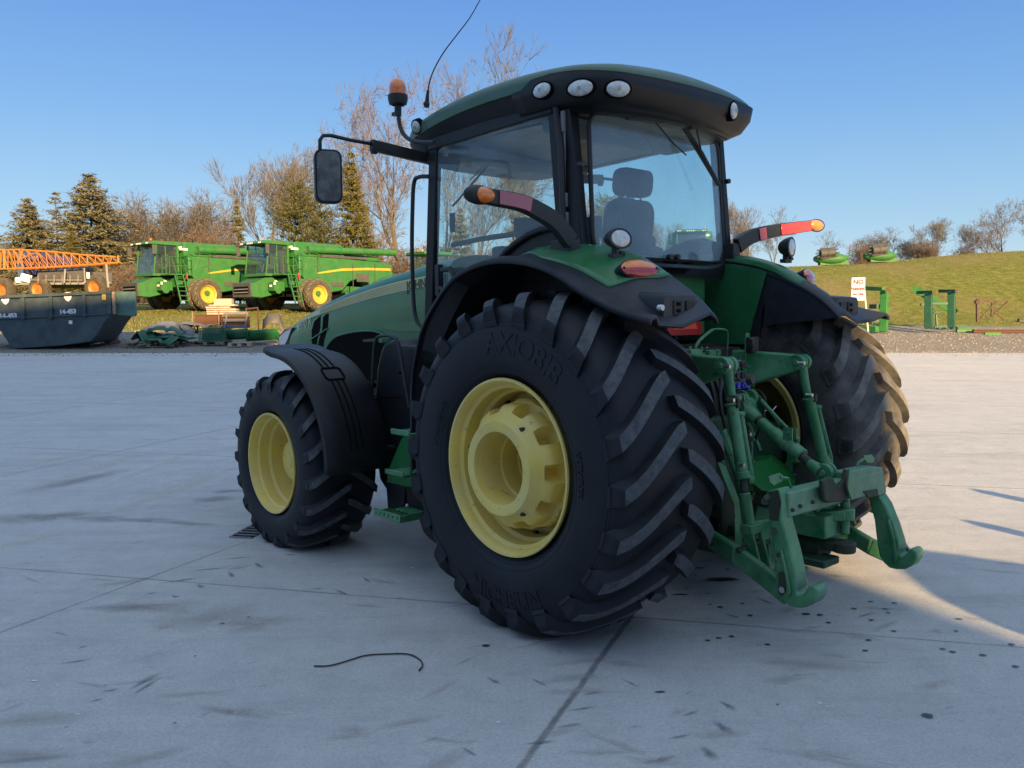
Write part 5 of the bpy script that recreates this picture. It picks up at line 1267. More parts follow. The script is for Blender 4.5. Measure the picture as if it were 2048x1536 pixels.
    for k in range(6): q = V((-2.2, 1.5, 1.85)).lerp(V((-2.92, 1.65, .5)), k / 5); m.box(q, (.18, .5, .04))
    m.tube([(-2.1, 1.2, 2.9), (-2.5, 1.25, 2.3), (-2.9, 1.35, 1.3)], .02, 6); m.tube([(-2.1, 1.85, 2.9), (-2.5, 1.9, 2.3), (-2.9, 1.95, 1.3)], .02, 6); B(m, 'ladder', BG, pf)
    m = MB(); m.cyl((-2.12, 1.0, 1.75), (-2.12, 1.0, 2.1), .07, n=10); B(m, 'fire_extinguisher', surf('red_paint', (.5, .02, .02), .4), pf)
    # wheels
    big = simple_wheel(.92, .46, .51, 18); small = simple_wheel(.62, .50, .34, 16)
    for sx in (-1, 1):
        for xx in (1.85, 2.50):
            w_ = MB(); w_.lathe([(.20, .53), (.17, .48), (.05, .43), (.0, .30), (.02, .0)], (sx * xx, 0, .89), (sx, 0, 0), 32); w_.lathe([(-.2, .50), (.20, .53)], (sx * xx, 0, .89), (sx, 0, 0), 32)
            wo = B(w_, 'front_wheel', BY); q = MB().merge(big); shift(q, (sx * xx, 0, .89)); B(q, 'tyre', [TD, TDL], wo)
        w_ = MB(); w_.lathe([(.16, .35), (.12, .30), (.05, .25), (.05, .0)], (sx * 1.6, -3.9, .60), (sx, 0, 0), 24); wo = B(w_, 'rear_wheel', BY); q = MB().merge(small); shift(q, (sx * 1.6, -3.9, .60)); B(q, 'tyre', [TD, TDL], wo)
    m = MB(); m.tube([(-.9, 2.4, 3.95), (-.9, 2.4, 4.05)], .05, 8); B(m, 'beacon', G['amber'], rf)
    return t
def face_dir(s, D):
    d = RH * s + FH * D; return math.atan2(-d.x, d.y)
p1 = onD(372, 51); p2 = onD(585, 50)
c2 = combine(tuple(p2), face_dir(-.62, -.78), 'green combine nearest the tractor hood, its long unloading auger reaching past the trees', 'combine harvesters parked on the grass')
c1 = copy_tree(c2); c1.location = p1; c1['label'] = 'green combine beside the orange sprayer boom, a red extinguisher by its ladder'
ROOT[c1.name] = Matrix()
c3 = copy_tree(c2); c3.location = onD(1378, 62); c3.rotation_euler = (0, 0, face_dir(-.15, -.98)); c3['label'] = 'green combine seen only through the glass of the tractor cab'
for c in (c1, c3):
    pass

# small green tractor behind the hood
tr_loc = onD(884, 50)
t2 = thing('tractor', 'smaller bright green tractor half hidden behind the cab handrail, facing the camera', 'tractor', tuple(tr_loc), face_dir(-.75, -.66))
B2 = lambda m, n, mt, p=t2, **k: m.build(n, mt, p, world=False, **k)
m = MB()
for x in (-.8, .8):
    for y in (.1, 1.6): m.bar((x, y, 1.7), (x, y - .1, 3.2), .08, .08, (0, 1, 0))
B2(m, 'cab_frame', DKG)
m = MB(); m.box((0, .8, 3.28), (1.9, 2.0, .20)); rf = B2(m, 'cab_roof', BG, bevel=.06, seg=2); m = MB(); m.box((-.5, 1.78, 3.38), (.5, .1, .09)); B2(m, 'roof_marker', BY, rf)
m = MB(); m.box((0, .8, 2.5), (1.56, 1.4, 1.4)); B2(m, 'cab_glass', CGL, smooth=0)
m = MB(); rings = []
for y, w_, zt in ((1.7, .45, 2.25), (2.8, .44, 2.12), (3.8, .42, 1.9), (4.5, .36, 1.6), (4.6, .30, 1.4)): rings.append([V((-w_, y, 1.0)), V((-w_, y, zt - .12)), V((-w_ + .12, y, zt)), V((w_ - .12, y, zt)), V((w_, y, zt - .12)), V((w_, y, 1.0))])
m.loft(rings, True); hd = B2(m, 'hood', BG); m = MB(); 
for sx in (-1, 1): m.prism([(sx * .455, 1.7, 2.05), (sx * .455, 3.0, 1.92), (sx * .44, 4.2, 1.58), (sx * .45, 3.0, 1.80), (sx * .455, 1.7, 1.93)], (sx * .01, 0, 0))
B2(m, 'side_stripe', BY, hd)
for sx in (-1, 1):
    for (y, R_, xx) in ((0, .95, 1.1), (2.9, .7, 1.0)):
        w_ = MB(); w_.lathe([(.2, .5 * R_), (.05, .45 * R_), (.05, 0)], (sx * xx, y, R_ * .97), (sx, 0, 0), 24); wo = B2(w_, 'wheel', BY); q = simple_wheel(R_, .5, R_ * .55, 18); shift(q, (sx * xx, y, R_ * .97)); B2(q, 'tyre', [TD, TDL], wo)
m = MB(); m.box((0, 1.4, 1.0), (.6, 3.4, .6)); B2(m, 'chassis', BG)

# ---------------------------------------------------------------- sprayer with an orange boom
OR = surf('orange_boom_paint', (.42, .13, .012), .5, dirt=(.3, .2, .1), damt=.3)
DS = 45.
def Q(px, py, D=DS): return P(px, py, D=D)
sp_ = thing('field_sprayer', 'self propelled sprayer with an orange lattice boom, cut off by the left edge', 'sprayer', tuple(onD(60, DS)))
m = MB()
top = [Q(x, y) for x, y in [(0, 500), (40, 499), (110, 504), (170, 510), (232, 514)]]; bot = [Q(x, y) for x, y in [(0, 538), (60, 536), (120, 533), (180, 529), (235, 525)]]
back = FH * .55
for pts in (top, bot): m.tube(pts, .045, 6); m.tube([q + back for q in bot] if pts is bot else [top[0] + back * 0, top[0]], .04, 6)
def at2(L, k): k = k * (len(L) - 1); i = min(int(k), len(L) - 2); return L[i].lerp(L[i + 1], k - i)
n_ = 15
for i in range(n_):
    a, b = at2(bot, i / n_), at2(top, (i + .5) / n_); c = at2(bot, (i + 1) / n_)
    m.tube([a, b], .022, 5); m.tube([b, c], .022, 5); m.tube([a + back, b], .02, 5); m.tube([b, c + back], .02, 5); m.tube([a, c + back], .018, 5)
m.tube([Q(36, 528), Q(46, 499)], .05, 6); m.tube([Q(0, 505), Q(0, 538)], .05, 6); m.tube([Q(9, 500), Q(9, 538)], .07, 6)
m.tube([Q(236, 511), Q(237, 526)], .05, 6); m.tube([Q(36, 519), Q(78, 503), Q(64, 530)], .035, 5)
bo_ = m.build('spray_boom', OR, sp_)
m = MB(); m.cyl(Q(62, 552) + FH * 1.2, Q(158, 552) + FH * 1.2, .62, n=24); m.box(Q(185, 556) + FH * .9, (1.0, .8, .7)); m.build('spray_tank', DKG, sp_, bevel=.03)
m = MB(); m.bar(Q(20, 567) + FH * .4, Q(215, 565) + FH * .4, .2, .14); m.bar(Q(212, 528), Q(216, 575), .10, .10, (0, 1, 0)); m.bar(Q(168, 536), Q(170, 566), .06, .06, (0, 1, 0)); m.bar(Q(130, 538), Q(128, 566), .08, .06, (0, 1, 0)); m.bar(Q(60, 560), Q(165, 560), .04, .04)
for x in (60, 76, 92, 108, 124, 140, 156): m.bar(Q(x, 550), Q(x, 566), .03, .03, (0, 1, 0))
m.build('sprayer_frame', GREY, sp_)
m = MB(); m.box(Q(45, 556) + FH * .3, (.5, .3, .42), rot('Y', 15)); m.box(Q(30, 560) + FH * .3, (.3, .3, .3)); m.box(Q(176, 551), (.16, .12, .34)); m.each('pump_box', G['white'], sp_, bevel=.02)
m = MB(); m.box(Q(62, 525) + FH * 2.2, (1.8, 1.6, .9)); m.box(Q(22, 527) + FH * 2.2, (1.4, 1.5, 1.4)); m.build('sprayer_cab', surf('dark_blue_panel', (.02, .03, .09), .3, coat=.5), sp_, bevel=.08, seg=2)
spw = simple_wheel(.72, .42, .36, 18)
for px, py, dd_ in ((8, 582, .0), (80, 580, .3), (193, 576, .2)):
    c = P(px, py, D=DS + dd_); w_ = MB(); ax = (RH * .35 * 0 - FH * .94 + RH * -.34).normalized(); R3 = ax.to_track_quat('X', 'Z').to_matrix().to_4x4(); Mx = Matrix.Translation(c) @ R3
    tmp = MB(); tmp.lathe([(.19, .37), (.17, .33), (.08, .28), (.05, .15), (.10, .0)], (0, 0, 0), (1, 0, 0), 28); w_.merge(tmp, Mx); wo = w_.build('wheel', OR, sp_); q = MB().merge(spw, Mx); q.build('tyre', [TD, TD], wo)

# ---------------------------------------------------------------- dark skip container
DM = surf('navy_skip_paint', (.022, .036, .042), .42, var=.35, vs=2.2, dirt=(.075, .105, .115), damt=.7, ds=1.8, thr=.5, bump=.25, bs=6, bd=.03, wear=(.10, .06, .04), wamt=.35)
DD = 31.; sk = thing('waste_skip', 'dark blue steel waste skip with numbers on its side, cut off at the left edge', 'skip', tuple(onD(110, DD)))
def S(px, py, D=DD): return P(px, py, D=D)
m = MB(); dep = FH * 1.9
out = [(-75, 598), (222, 586), (224, 626), (208, 646), (192, 672), (182, 683), (120, 692), (60, 696), (24, 697), (2, 664), (-30, 640), (-75, 636)]
m.prism([S(a, b) for a, b in out], dep); sb = m.build('skip_body', DM, sk, bevel=.03, seg=2)
m = MB(); m.bar(S(-75, 597) - FH * .05, S(224, 585) - FH * .05, .14, .11)
for x, y0, y1 in ((47, 593, 640), (102, 592, 638), (169, 590, 634), (219, 588, 628)): m.bar(S(x, y0) - FH * .04, S(x + 1, y1) - FH * .04, .14, .09, FH)
m.bar(S(-75, 641) - FH * .02, S(215, 628) - FH * .02, .08, .06); m.build('skip_rib', DM, sb, bevel=.012)
m = MB(); m.prism([S(a, b, DD + .1) for a, b in [(231, 583), (270, 583), (272, 630), (268, 633), (232, 630)]], FH * .12); dr = m.build('skip_door', surf('green_grey_door', (.08, .14, .12), .4, var=.3, vs=3), sk, bevel=.02)
m = MB(); m.bar(S(227, 584), S(229, 628), .10, .08, FH); m.tube([S(266, 633), S(267, 642), S(269, 650)], .012, 5); m.build('door_post', surf('rusty_cream', (.38, .30, .22), .7, dirt=(.12, .06, .04), damt=.8, ds=14), sk)
WH = surf('white_decal', (.70, .71, .74), .5)
def sign_frame(p0, p1):
    d = (p1 - p0).normalized(); n_ = d.cross(V((0, 0, 1))).normalized(); u = n_.cross(d).normalized(); return d, u, n_
a, b = S(0, 633) - FH * .03, S(200, 625) - FH * .03; d_, u_, n_ = sign_frame(a, b); RM = Matrix((d_, u_, n_)).transposed().to_4x4()
for px, py, s_ in ((17, 636, .23), (136, 627, .22)):
    m = MB(); m.text('14-453', Matrix.Translation(S(px, py) - FH * .012) @ RM, s_, .003, bold=.012); m.build('skip_number', WH, sb, smooth=0)
    c = S(px - 6 if px < 50 else px, py - 33 if px > 50 else py - 36) - FH * .012; m = MB(); r = .16
    m.prism([c + d_ * (x * r) + u_ * (z * r) for x, z in ((-.85, 1), (0, 1.12), (.85, 1), (.9, .1), (.6, -.6), (0, -1.1), (-.6, -.6), (-.9, .1))], FH * -.004); sh = m.build('shield_emblem', WH, sb)
    m = MB(); m.prism([c - FH * .007 + d_ * (x * r) + u_ * (z * r) for x, z in ((-.5, .25), (-.15, .7), (.1, .5), (.5, .75), (.35, .2), (0, .32), (-.2, .1))], FH * -.004); m.build('emblem_mark', surf('emblem_red', (.4, .05, .05), .5) if px < 50 else GREY, sh)
    m = MB(); m.box(c - u_ * .28 - FH * .002, (.30, .01, .05), RM.to_3x3() @ rot('X', 0) if False else None) if False else m.prism([c - u_ * .26 + d_ * x + u_ * z for x, z in ((-.15, -.03), (.15, -.03), (.15, .03), (-.15, .03))], FH * -.003); m.build('emblem_caption', WH, sh)
m = MB(); m.prism([S(a_, b_) - FH * .08 for a_, b_ in ((206, 588), (214, 588), (214, 600), (206, 600))], FH * -.005); m.build('yellow_sticker', BY, sb)
m = MB(); m.prism([S(a_, b_) - FH * .012 for a_, b_ in ((138, 641), (145, 641), (145, 648), (138, 648))], FH * -.005); m.build('white_sticker', WH, sb)

# ---------------------------------------------------------------- scrap heap on pallets
WOOD = surf('grey_pallet_wood', (.25, .19, .13), .85, var=.3, vs=6, bump=.3)
SG = surf('scrap_green', (.012, .10, .045), .4, var=.25, vs=3, dirt=(.05, .13, .09), damt=.5, ds=3)
STL = surf('dull_galvanised', (.20, .22, .24), .5, metal=.3, dirt=(.10, .08, .06), damt=.5, ds=3)
RB = surf('rust_brown', (.12, .05, .03), .8, var=.4, vs=5, dirt=(.05, .03, .025), damt=.6, ds=5)
CRM = surf('cream_board', (.48, .42, .32), .7, dirt=(.3, .2, .14), damt=.5, ds=5)
def pallet(px, D, w_, label, mt=WOOD, group='pallets under the scrap', ang=0.):
    c = onD(px, D); o = thing('pallet', label, 'pallet', tuple(c), math.atan2(RH.y, RH.x) + math.radians(ang), group); m = MB()
    for k in range(7): m.box((lerp(-w_ / 2 + .06, w_ / 2 - .06, k / 6), 0, .13), (.10, 1.0, .02))
    m.build('deck_board', mt, o, world=False); m = MB()
    for y in (-.45, 0, .45):
        for x in (-w_ / 2 + .08, 0, w_ / 2 - .08): m.box((x, y, .065), (.14, .09, .10))
        m.box((0, y, .01), (w_, .10, .02))
    m.build('pallet_block', mt, o, world=False); return o
def item(name, label, cat, px, D, f, mt, dz=0., ang=0., group=None, **k):
    c = onD(px, D, dz); o = MB(); f(o); M = Matrix.Translation(c) @ Matrix.Rotation(math.atan2(RH.y, RH.x) + math.radians(ang), 4, 'Z')
    ob = o.build(name, mt, None, world=False, **k); ob.matrix_world = M; tag(ob, label, cat, group); return ob
pallet(308, 32., 1.9, 'low wooden pallet at the left end of the scrap row, under bent green sheets')
pallet(420, 32.6, 1.5, 'wooden pallet below the green wire basket')
pallet(484, 32.2, .85, 'white plastic pallet in front of the green troughs', mt=CRM, ang=8)
pallet(372, 35., .8, 'grey wooden pallet beneath the galvanised sheets'); 
pallet(372, 35.02, .8, 'x', group=None) if False else None
def bent(w_, h, segs, am, th=.02, seed=1):
    def f(m):
        r = random.Random(seed); rows = []
        for i in range(segs + 1):
            x = lerp(-w_ / 2, w_ / 2, i / segs); z = am * math.sin(i / segs * PI * (1 + r.random())) + r.uniform(-.03, .03)
            rows.append([V((x, -.45 + r.uniform(-.05, .05), z + h * 0)), V((x + r.uniform(-.05, .05), 0, z + h)), V((x, .5, z + h * .3))])
        m.loft(rows, False, closed=False)
    return f
RN = random.Random(5)
for i, (px, D, dz, w_, h, am, ang, lab, mt) in enumerate([
    (292, 31.8, .16, .55, .45, .02, 50, 'upright bent green sheet standing at the left end of the heap', SG),
    (322, 31.9, .18, 1.3, .10, .12, 5, 'flat green sheet lying lowest on the left pallet', SG),
    (315, 32.2, .34, 1.2, .12, .10, -12, 'curled green sheet on the middle of the left heap', SG),
    (335, 32.3, .50, 1.1, .14, .14, 15, 'green hood panel crowning the left heap', SG),
    (350, 31.8, .12, .5, .28, .03, -30, 'small folded green sheet leaning off the right corner of the left pallet', SG),
    (378, 33., .22, 1.7, .06, .06, 0, 'long teal green sheet bridging the two front pallets', surf('teal_sheet', (.03, .16, .11), .4)),
    (340, 35.4, .18, 1.9, .20, .20, 6, 'crumpled grey galvanised sheet behind the green heap', STL),
    (352, 35.8, .34, 1.5, .16, .20, -10, 'upper crumpled galvanised sheet with a torn edge', STL),
    (392, 36., .42, 1.2, .1, .1, 10, 'thin grey sheet lying against the rusty rack', STL)]):
    o = item('metal_sheet', lab, 'metal sheet', px, D, bent(w_ * 1.15, h * 1.0, 9, am * .9, seed=i + 3), mt, dz, ang, 'scrap metal sheets', solid=.018, smooth=20)
def basket(m):
    W_, Hh, Dp = 1.0, .50, .6
    for k in range(17):
        x = lerp(-W_ / 2, W_ / 2, k / 16); m.bar((x, -Dp / 2, 0), (x, -Dp / 2, Hh), .022, .01, (0, 1, 0)); m.bar((x, Dp / 2, 0), (x, Dp / 2, Hh), .02, .01, (0, 1, 0))
    for k in range(6):
        z = Hh * k / 5
        for y in (-Dp / 2, Dp / 2): m.bar((-W_ / 2, y, z), (W_ / 2, y, z), .014, .02)
        for x in (-W_ / 2, W_ / 2): m.bar((x, -Dp / 2, z), (x, Dp / 2, z), .014, .02)
    m.box((0, 0, .02), (W_, Dp, .02)); m.box((0, .05, .2), (W_ * .9, .4, .3))
item('wire_basket', 'dark green wire basket standing on the middle pallet', 'basket', 432, 32.4, basket, SG, .15)
def trough(L, r):
    def f(m):
        rows = []
        for i in range(9):
            a = math.radians(lerp(185, 330, i / 8)); rows.append([V((-L / 2, math.cos(a) * r, r + math.sin(a) * r)), V((L / 2, math.cos(a) * r, r + math.sin(a) * r + .05))])
        m.loft(rows, False, closed=False)
        for s_ in (-1, 1): m.prism([(s_ * L / 2, math.cos(math.radians(lerp(185, 330, i / 8))) * r, r + math.sin(math.radians(lerp(185, 330, i / 8))) * r) for i in range(9)], (s_ * .02, 0, 0))
    return f
item('trough', 'ribbed green trough between the wire basket and the plain trough', 'trough', 476, 32.7, trough(.95, .42), SG, .18, 4, 'green troughs', solid=.02)
item('trough', 'plain green half round trough at the right end of the scrap row', 'trough', 527, 32.9, trough(1.15, .46), surf('trough_green', (.014, .14, .035), .4), .12, 10, 'green troughs', solid=.02)
def rack(m):
    for x in (-.55, .55): m.bar((x, -.2, 0), (x, -.2, .95), .05, .05, (0, 1, 0)); m.bar((x, .3, 0), (x, .3, .75), .05, .05, (0, 1, 0))
    m.bar((-.55, -.2, .3), (.55, -.2, .42), .04, .04)
item('steel_rack', 'rusty post rack holding a brown bin, behind the wire basket', 'rack', 418, 36., rack, surf('rusty_grey_post', (.20, .14, .11), .8), .1)
item('metal_bin', 'dark brown rusted bin inside the post rack', 'bin', 418, 36.1, lambda m: (m.box((0, .1, .30), (.95, .5, .42)), m.box((0, .1, .52), (1.0, .55, .04))), RB, .35, bevel=.01)
item('metal_bin', 'dark brown rusted bin under the grey seat frame', 'bin', 473, 35.6, lambda m: (m.box((0, .1, .30), (1.0, .6, .45)), m.box((0, .1, .54), (1.05, .65, .04))), RB, .3, bevel=.01)
item('steel_rack', 'grey slatted frame leaning on the right hand bin', 'rack', 468, 35., lambda m: ([m.bar((x, 0, 0), (x + .1, .35, .95), .06, .04, (0, 1, 0)) for x in (-.42, .42)], [m.box((0, .12 + z * .3, z), (1.0, .04, .12)) for z in (.35, .6, .9)]), GREY, .15, bevel=.01)
item('steel_rack', 'thin rusty tube stand at the far right of the bins', 'rack', 505, 36., lambda m: ([m.tube([(x, 0, 0), (x, 0, 1.0)], .03, 6) for x in (-.2, .3)], m.tube([(-.2, 0, .95), (.3, 0, 1.0)], .03, 6)), RB, .2)
item('board_stack', 'stack of pale boards on top of the rusty bins', 'boards', 447, 36.6, lambda m: [m.box((RN.uniform(-.1, .1), 0, .1 + k * .09), (1.0 + RN.uniform(-.2, .3), .5, .07)) for k in range(5)], CRM, .80, bevel=.01)
item('carton', 'cream carton resting above the board stack', 'carton', 452, 36.8, lambda m: m.box((0, 0, .18), (.75, .45, .30)), CRM, 1.20, 4, bevel=.01)
item('metal_sheet', 'dark crumpled steel sheet at the right end behind the trough', 'metal sheet', 562, 35., bent(1.3, .4, 6, .3, seed=40), surf('dark_steel_sheet', (.07, .065, .06), .6), .35, 10, 'scrap metal sheets', solid=.02, smooth=20)
item('metal_sheet', 'small dark curved plate lying past the troughs', 'metal sheet', 588, 34., bent(.7, .3, 5, .2, seed=44), surf('dark_steel_plate', (.06, .05, .05), .6), .1, 10, 'scrap metal sheets', solid=.02, smooth=20)
for i, (px, D, w_, h, lab) in enumerate([(212, 34., .42, .42, 'grey concrete block nearest the skip'), (232, 34.3, .46, .75, 'taller pale block right of the skip, under its open door'), (222, 35, .4, .3, 'small block in the gap behind the two pale blocks')]):
    item('concrete_block', lab, 'block', px, D, lambda m, w_=w_, h=h: (m.box((0, 0, h / 2), (w_, .4, h)), m.box((0, 0, h + .012), (w_ * .8, .3, .02))), surf('block_%d' % i, (.38, .38, .40), .9, var=.25, vs=8), 0, 5, 'concrete blocks', bevel=.02)
item('tarpaulin', 'red brown crumpled tarpaulin at the foot of the pale blocks', 'tarpaulin', 216, 33., bent(.75, .25, 7, .15, seed=9), surf('red_tarp', (.16, .045, .03), .7), .02, 0, solid=.02, smooth=60)

# ---------------------------------------------------------------- green stands, trestle, beams and sign on the right
DR = 37.
def R_(px, py, D=DR): return P(px, py, D=D)
SGN = surf('bright_frame_green', (.018, .15, .025), .5, dirt=(.09, .2, .07), damt=.3, ds=3); SGD = surf('dark_frame_green', (.012, .075, .04), .5, dirt=(.03, .10, .06), damt=.3, ds=3)
def cbeam(m, a, b, w_, h, up=None): m.bar(a, b, w_, h, up or FH)
s1 = thing('steel_stand', 'bright green steel frame stand beside the sign, partly behind the tractor tyre', 'stand', tuple(onD(1740, DR)), group='green steel stands')
m = MB(); ax1 = (RH * .8 - FH * .6)
def colm(m, x0, y0, x1, y1, w_=.34, d_=.30, D=DR): m.bar(R_(x0, y0, D), R_(x1, y1, D), w_, d_, ax1)
colm(m, 1769, 583, 1767, 664); colm(m, 1702, 632, 1702, 662, .2, .3, DR + .6)
m.bar(R_(1768, 578, DR - .25), R_(1722, 576, DR + 1.2), .22, .18); m.bar(R_(1755, 658, DR - .2), R_(1712, 657, DR + .6), .3, .24)
fr1 = m.build('stand_frame', SGN, s1, bevel=.015)
m = MB(); m.bar(R_(1757, 613), R_(1742, 613, DR + .5), .2, .2); m.bar(R_(1757, 642, DR + 1), R_(1708, 640, DR + 1), .12, .14); m.tube([R_(1743, 632), R_(1744, 648)], .04, 6); m.build('stand_rail', SGD, s1)
m = MB(); m.prism([R_(1770, 577, DR - .45), R_(1781, 577, DR - .45), R_(1781, 583, DR - .45), R_(1770, 583, DR - .45)], FH * .02); m.build('open_beam_end', RB, s1)
s2 = thing('steel_stand', 'dark green twin post steel stand with short arms at its tops', 'stand', tuple(onD(1880, DR)), group='green steel stands')
m = MB()
m.bar(R_(1857, 586), R_(1857, 657), .34, .30, ax1); m.bar(R_(1903, 583), R_(1903, 655), .32, .28, ax1)
m.bar(R_(1868, 584, DR - .3), R_(1835, 585, DR + .6), .16, .14); m.bar(R_(1914, 582, DR - .3), R_(1879, 582, DR + .6), .16, .14); m.bar(R_(1863, 607), R_(1897, 607), .12, .12); m.bar(R_(1841, 609), R_(1852, 609), .12, .1)
m.bar(R_(1872, 628), R_(1874, 655), .08, .08, FH); m.bar(R_(1866, 625), R_(1884, 624), .06, .06); m.bar(R_(1868, 654), R_(1900, 653), .10, .08); m.bar(R_(1864, 612), R_(1882, 636), .06, .06)
fr2 = m.build('stand_frame', SGD, s2, bevel=.012)
m = MB(); 
for a, b in ((1864, 584), (1910, 581)): m.prism([R_(a, b - 2, DR - .4), R_(a + 5, b - 2, DR - .4), R_(a + 5, b + 3, DR - .4), R_(a, b + 3, DR - .4)], FH * .02)
m.build('open_beam_end', RB, s2)
s3 = thing('steel_beam', 'long green channel beam leaning up against the twin post stand', 'beam', tuple(onD(1910, DR + 1.2)))
m = MB(); a, b = R_(1826, 576, DR + 1.6), R_(1912, 626, DR + 1.0); m.bar(a, b, .16, .30); m.build('beam_web', SGN, s3, bevel=.01)
m = MB(); d_ = (a - b).normalized(); m.bar(a - d_ * .0, a - d_ * .06, .24, .38); m.build('end_plate', SGN, s3)
tr = thing('steel_trestle', 'rusty brown angle iron trestle on the gravel edge', 'trestle', tuple(onD(1980, DR)))
m = MB()
for a, b, w_ in (((1955, 598), (1955, 644), .10), ((1955, 602), (2016, 602), .07), ((1950, 604), (1958, 604), .14), ((1991, 605), (1962, 636), .06), ((2016, 603), (1984, 633), .06), ((1985, 606), (1983, 633), .07), ((1962, 624), (1980, 638), .05), ((1990, 625), (2008, 640), .05), ((1957, 598), (1990, 597), .04)): m.bar(R_(*a), R_(*b), w_, w_, FH)
m.build('trestle_frame', surf('rusty_trestle', (.085, .055, .038), .85, var=.4, vs=6), tr)
def ground_beam(px0, px1, D, w_, mt, lab, dz=.08, ang=0.):
    a, b = onD(px0, D, dz), onD(px1, D + ang, dz); m = MB(); m.bar(a, b, w_, w_ * .9); m.bar(a + V((0, 0, w_ * .5)), b + V((0, 0, w_ * .5)), w_ * 1.4, .03); c = (a + b) / 2
    ob = m.build('steel_beam', mt, None, bevel=.008); tag(ob, lab, 'beam', 'beams lying on the gravel edge')
ground_beam(1945, 2075, 37.2, .14, RB, 'rusty brown beam lying below the trestle'); ground_beam(1912, 1945, 37.6, .15, SGN, 'bright green beam stub between the dark stand and the trestle'); ground_beam(1968, 2000, 36.4, .10, SGN, 'light green flat bar in front of the rusty beam', .05); ground_beam(2035, 2080, 41.5, .16, DKG, 'dark beam at the right picture edge behind the trestle'); ground_beam(1872, 1945, 39., .10, SGD, 'thin dark beam behind the twin post stand')
sg = thing('no_parking_sign', 'white no parking sign with red letters on a thin leaning post', 'sign', tuple(onD(1738, 34.)))
m = MB(); m.bar(P(1727, 560, D=34.), P(1737, 674, D=34.), .06, .04, FH); m.build('sign_post', surf('sign_post', (.35, .36, .33), .5), sg)
m = MB(); ctr = P(1716.5, 578, D=33.9); d2 = (RH * .93 - FH * .36).normalized(); W_, Hh = .50, .92
Rm = Matrix((d2, V((0, 0, 1)), d2.cross(V((0, 0, 1))))).transposed()
m.box(ctr, (W_, Hh, .012), Rm @ Matrix.Rotation(0, 3, 'X')); pn = m.build('sign_panel', G['white'], sg)
nn = Rm @ V((0, 0, 1))
for i, (tx_, sz, dz) in enumerate((('NO', .24, .20), ('PARKING', .135, -.04), ('ANY TIME', .09, -.24))):
    m = MB(); m.text(tx_, Matrix.Translation(ctr + nn * .01 + V((0, 0, dz))) @ Rm.to_4x4(), sz, .002, bold=.006); m.build('sign_letters', surf('sign_red_%d' % i, (.5, .03, .03), .5), pn, smooth=0)
# grain headers on the crest
def header(px, D, lab, ang):
    c = onD(px, D); o = thing('grain_header', lab, 'header', tuple(c), math.atan2(RH.y, RH.x) + math.radians(ang), 'grain headers parked on the bank'); m = MB()
    rings = []
    for i in range(9): x = lerp(-1.15, 1.15, i / 8); k = math.sqrt(max(.05, 1 - (x / 1.25) ** 2)); rings.append([V((x, math.cos(a) * .55 * k, .48 + math.sin(a) * .42 * k)) for a in [2 * PI * j / 12 for j in range(12)]])
    m.loft(rings, True); m.box((.2, 0, .2), (2.0, .5, .3)); m.build('header_body', BG, o, world=False, smooth=50); m = MB()
    for k in range(8): a = 2 * PI * k / 8; m.cyl((-.9 + math.cos(a) * .34, -.55, .82 + math.sin(a) * .34), (.1 + math.cos(a) * .34, -.5, .88 + math.sin(a) * .34), .05, n=6)
    m.cyl((-.9, -.5, .82), (.1, -.5, .88), .26, n=14)
    for x in (-.9, -.4, .1): m.lathe([(0, .34), (.03, .34)], (x, -.52, .84), (1, .05, .06), 16)
    m.build('reel', DKG, o, world=False); m = MB(); m.tube([(1.0, -.2, .5), (1.25, -.2, .7), (1.27, -.2, .95)], .04, 6); m.build('crop_divider', BG, o, world=False)
header(1658, 60, 'low green grain header with its reel up, nearest the tractor arm light', 0); header(1755, 60, 'rounder green grain header further along the bank crest', 8)
hose = MB(); pts = [P(x, y, z=.008) for x, y in [(628, 1332), (660, 1331), (700, 1320), (730, 1311), (770, 1308), (815, 1308), (838, 1318), (845, 1330), (838, 1341)]]; hose.tube(spline(pts, 4), .0045, 6)
tag(hose.build('wire', G['blackm'], None), 'thin black wire curled on the concrete in the foreground', 'wire')
st_ = MB(); st_.tube([P(325, 922, z=.02), P(338, 920, z=.02), P(352, 921, z=.02)], .018, 6); tag(st_.build('stick', G['blackm'], None), 'short dark stick lying left of the front wheel', 'stick')
dg = thing('drain_grate', 'steel drain grate in the concrete beside the front tyre', 'drain', tuple(P(500, 1070, z=0)))
m = MB()
a, b, c_, d_ = P(460, 1074, z=.006), P(504, 1050, z=.006), P(530, 1075, z=.006), P(490, 1078, z=.006)
for i in range(6): q0, q1 = a.lerp(b, i / 5), (a.lerp(b, i / 5) + (P(505, 1076, z=.006) - a)); m.bar(q0, q1, .02, .012)
m.bar(a, b, .02, .014); m.build('grate_bar', GREY, dg)
m = MB(); e0 = P(505, 1076, z=.003) - a; m.add([a + V((0, 0, -.003)), b + V((0, 0, -.003)), b + e0, a + e0], [(0, 1, 2, 3)]); m.build('drain_pit', G['hole'], dg)
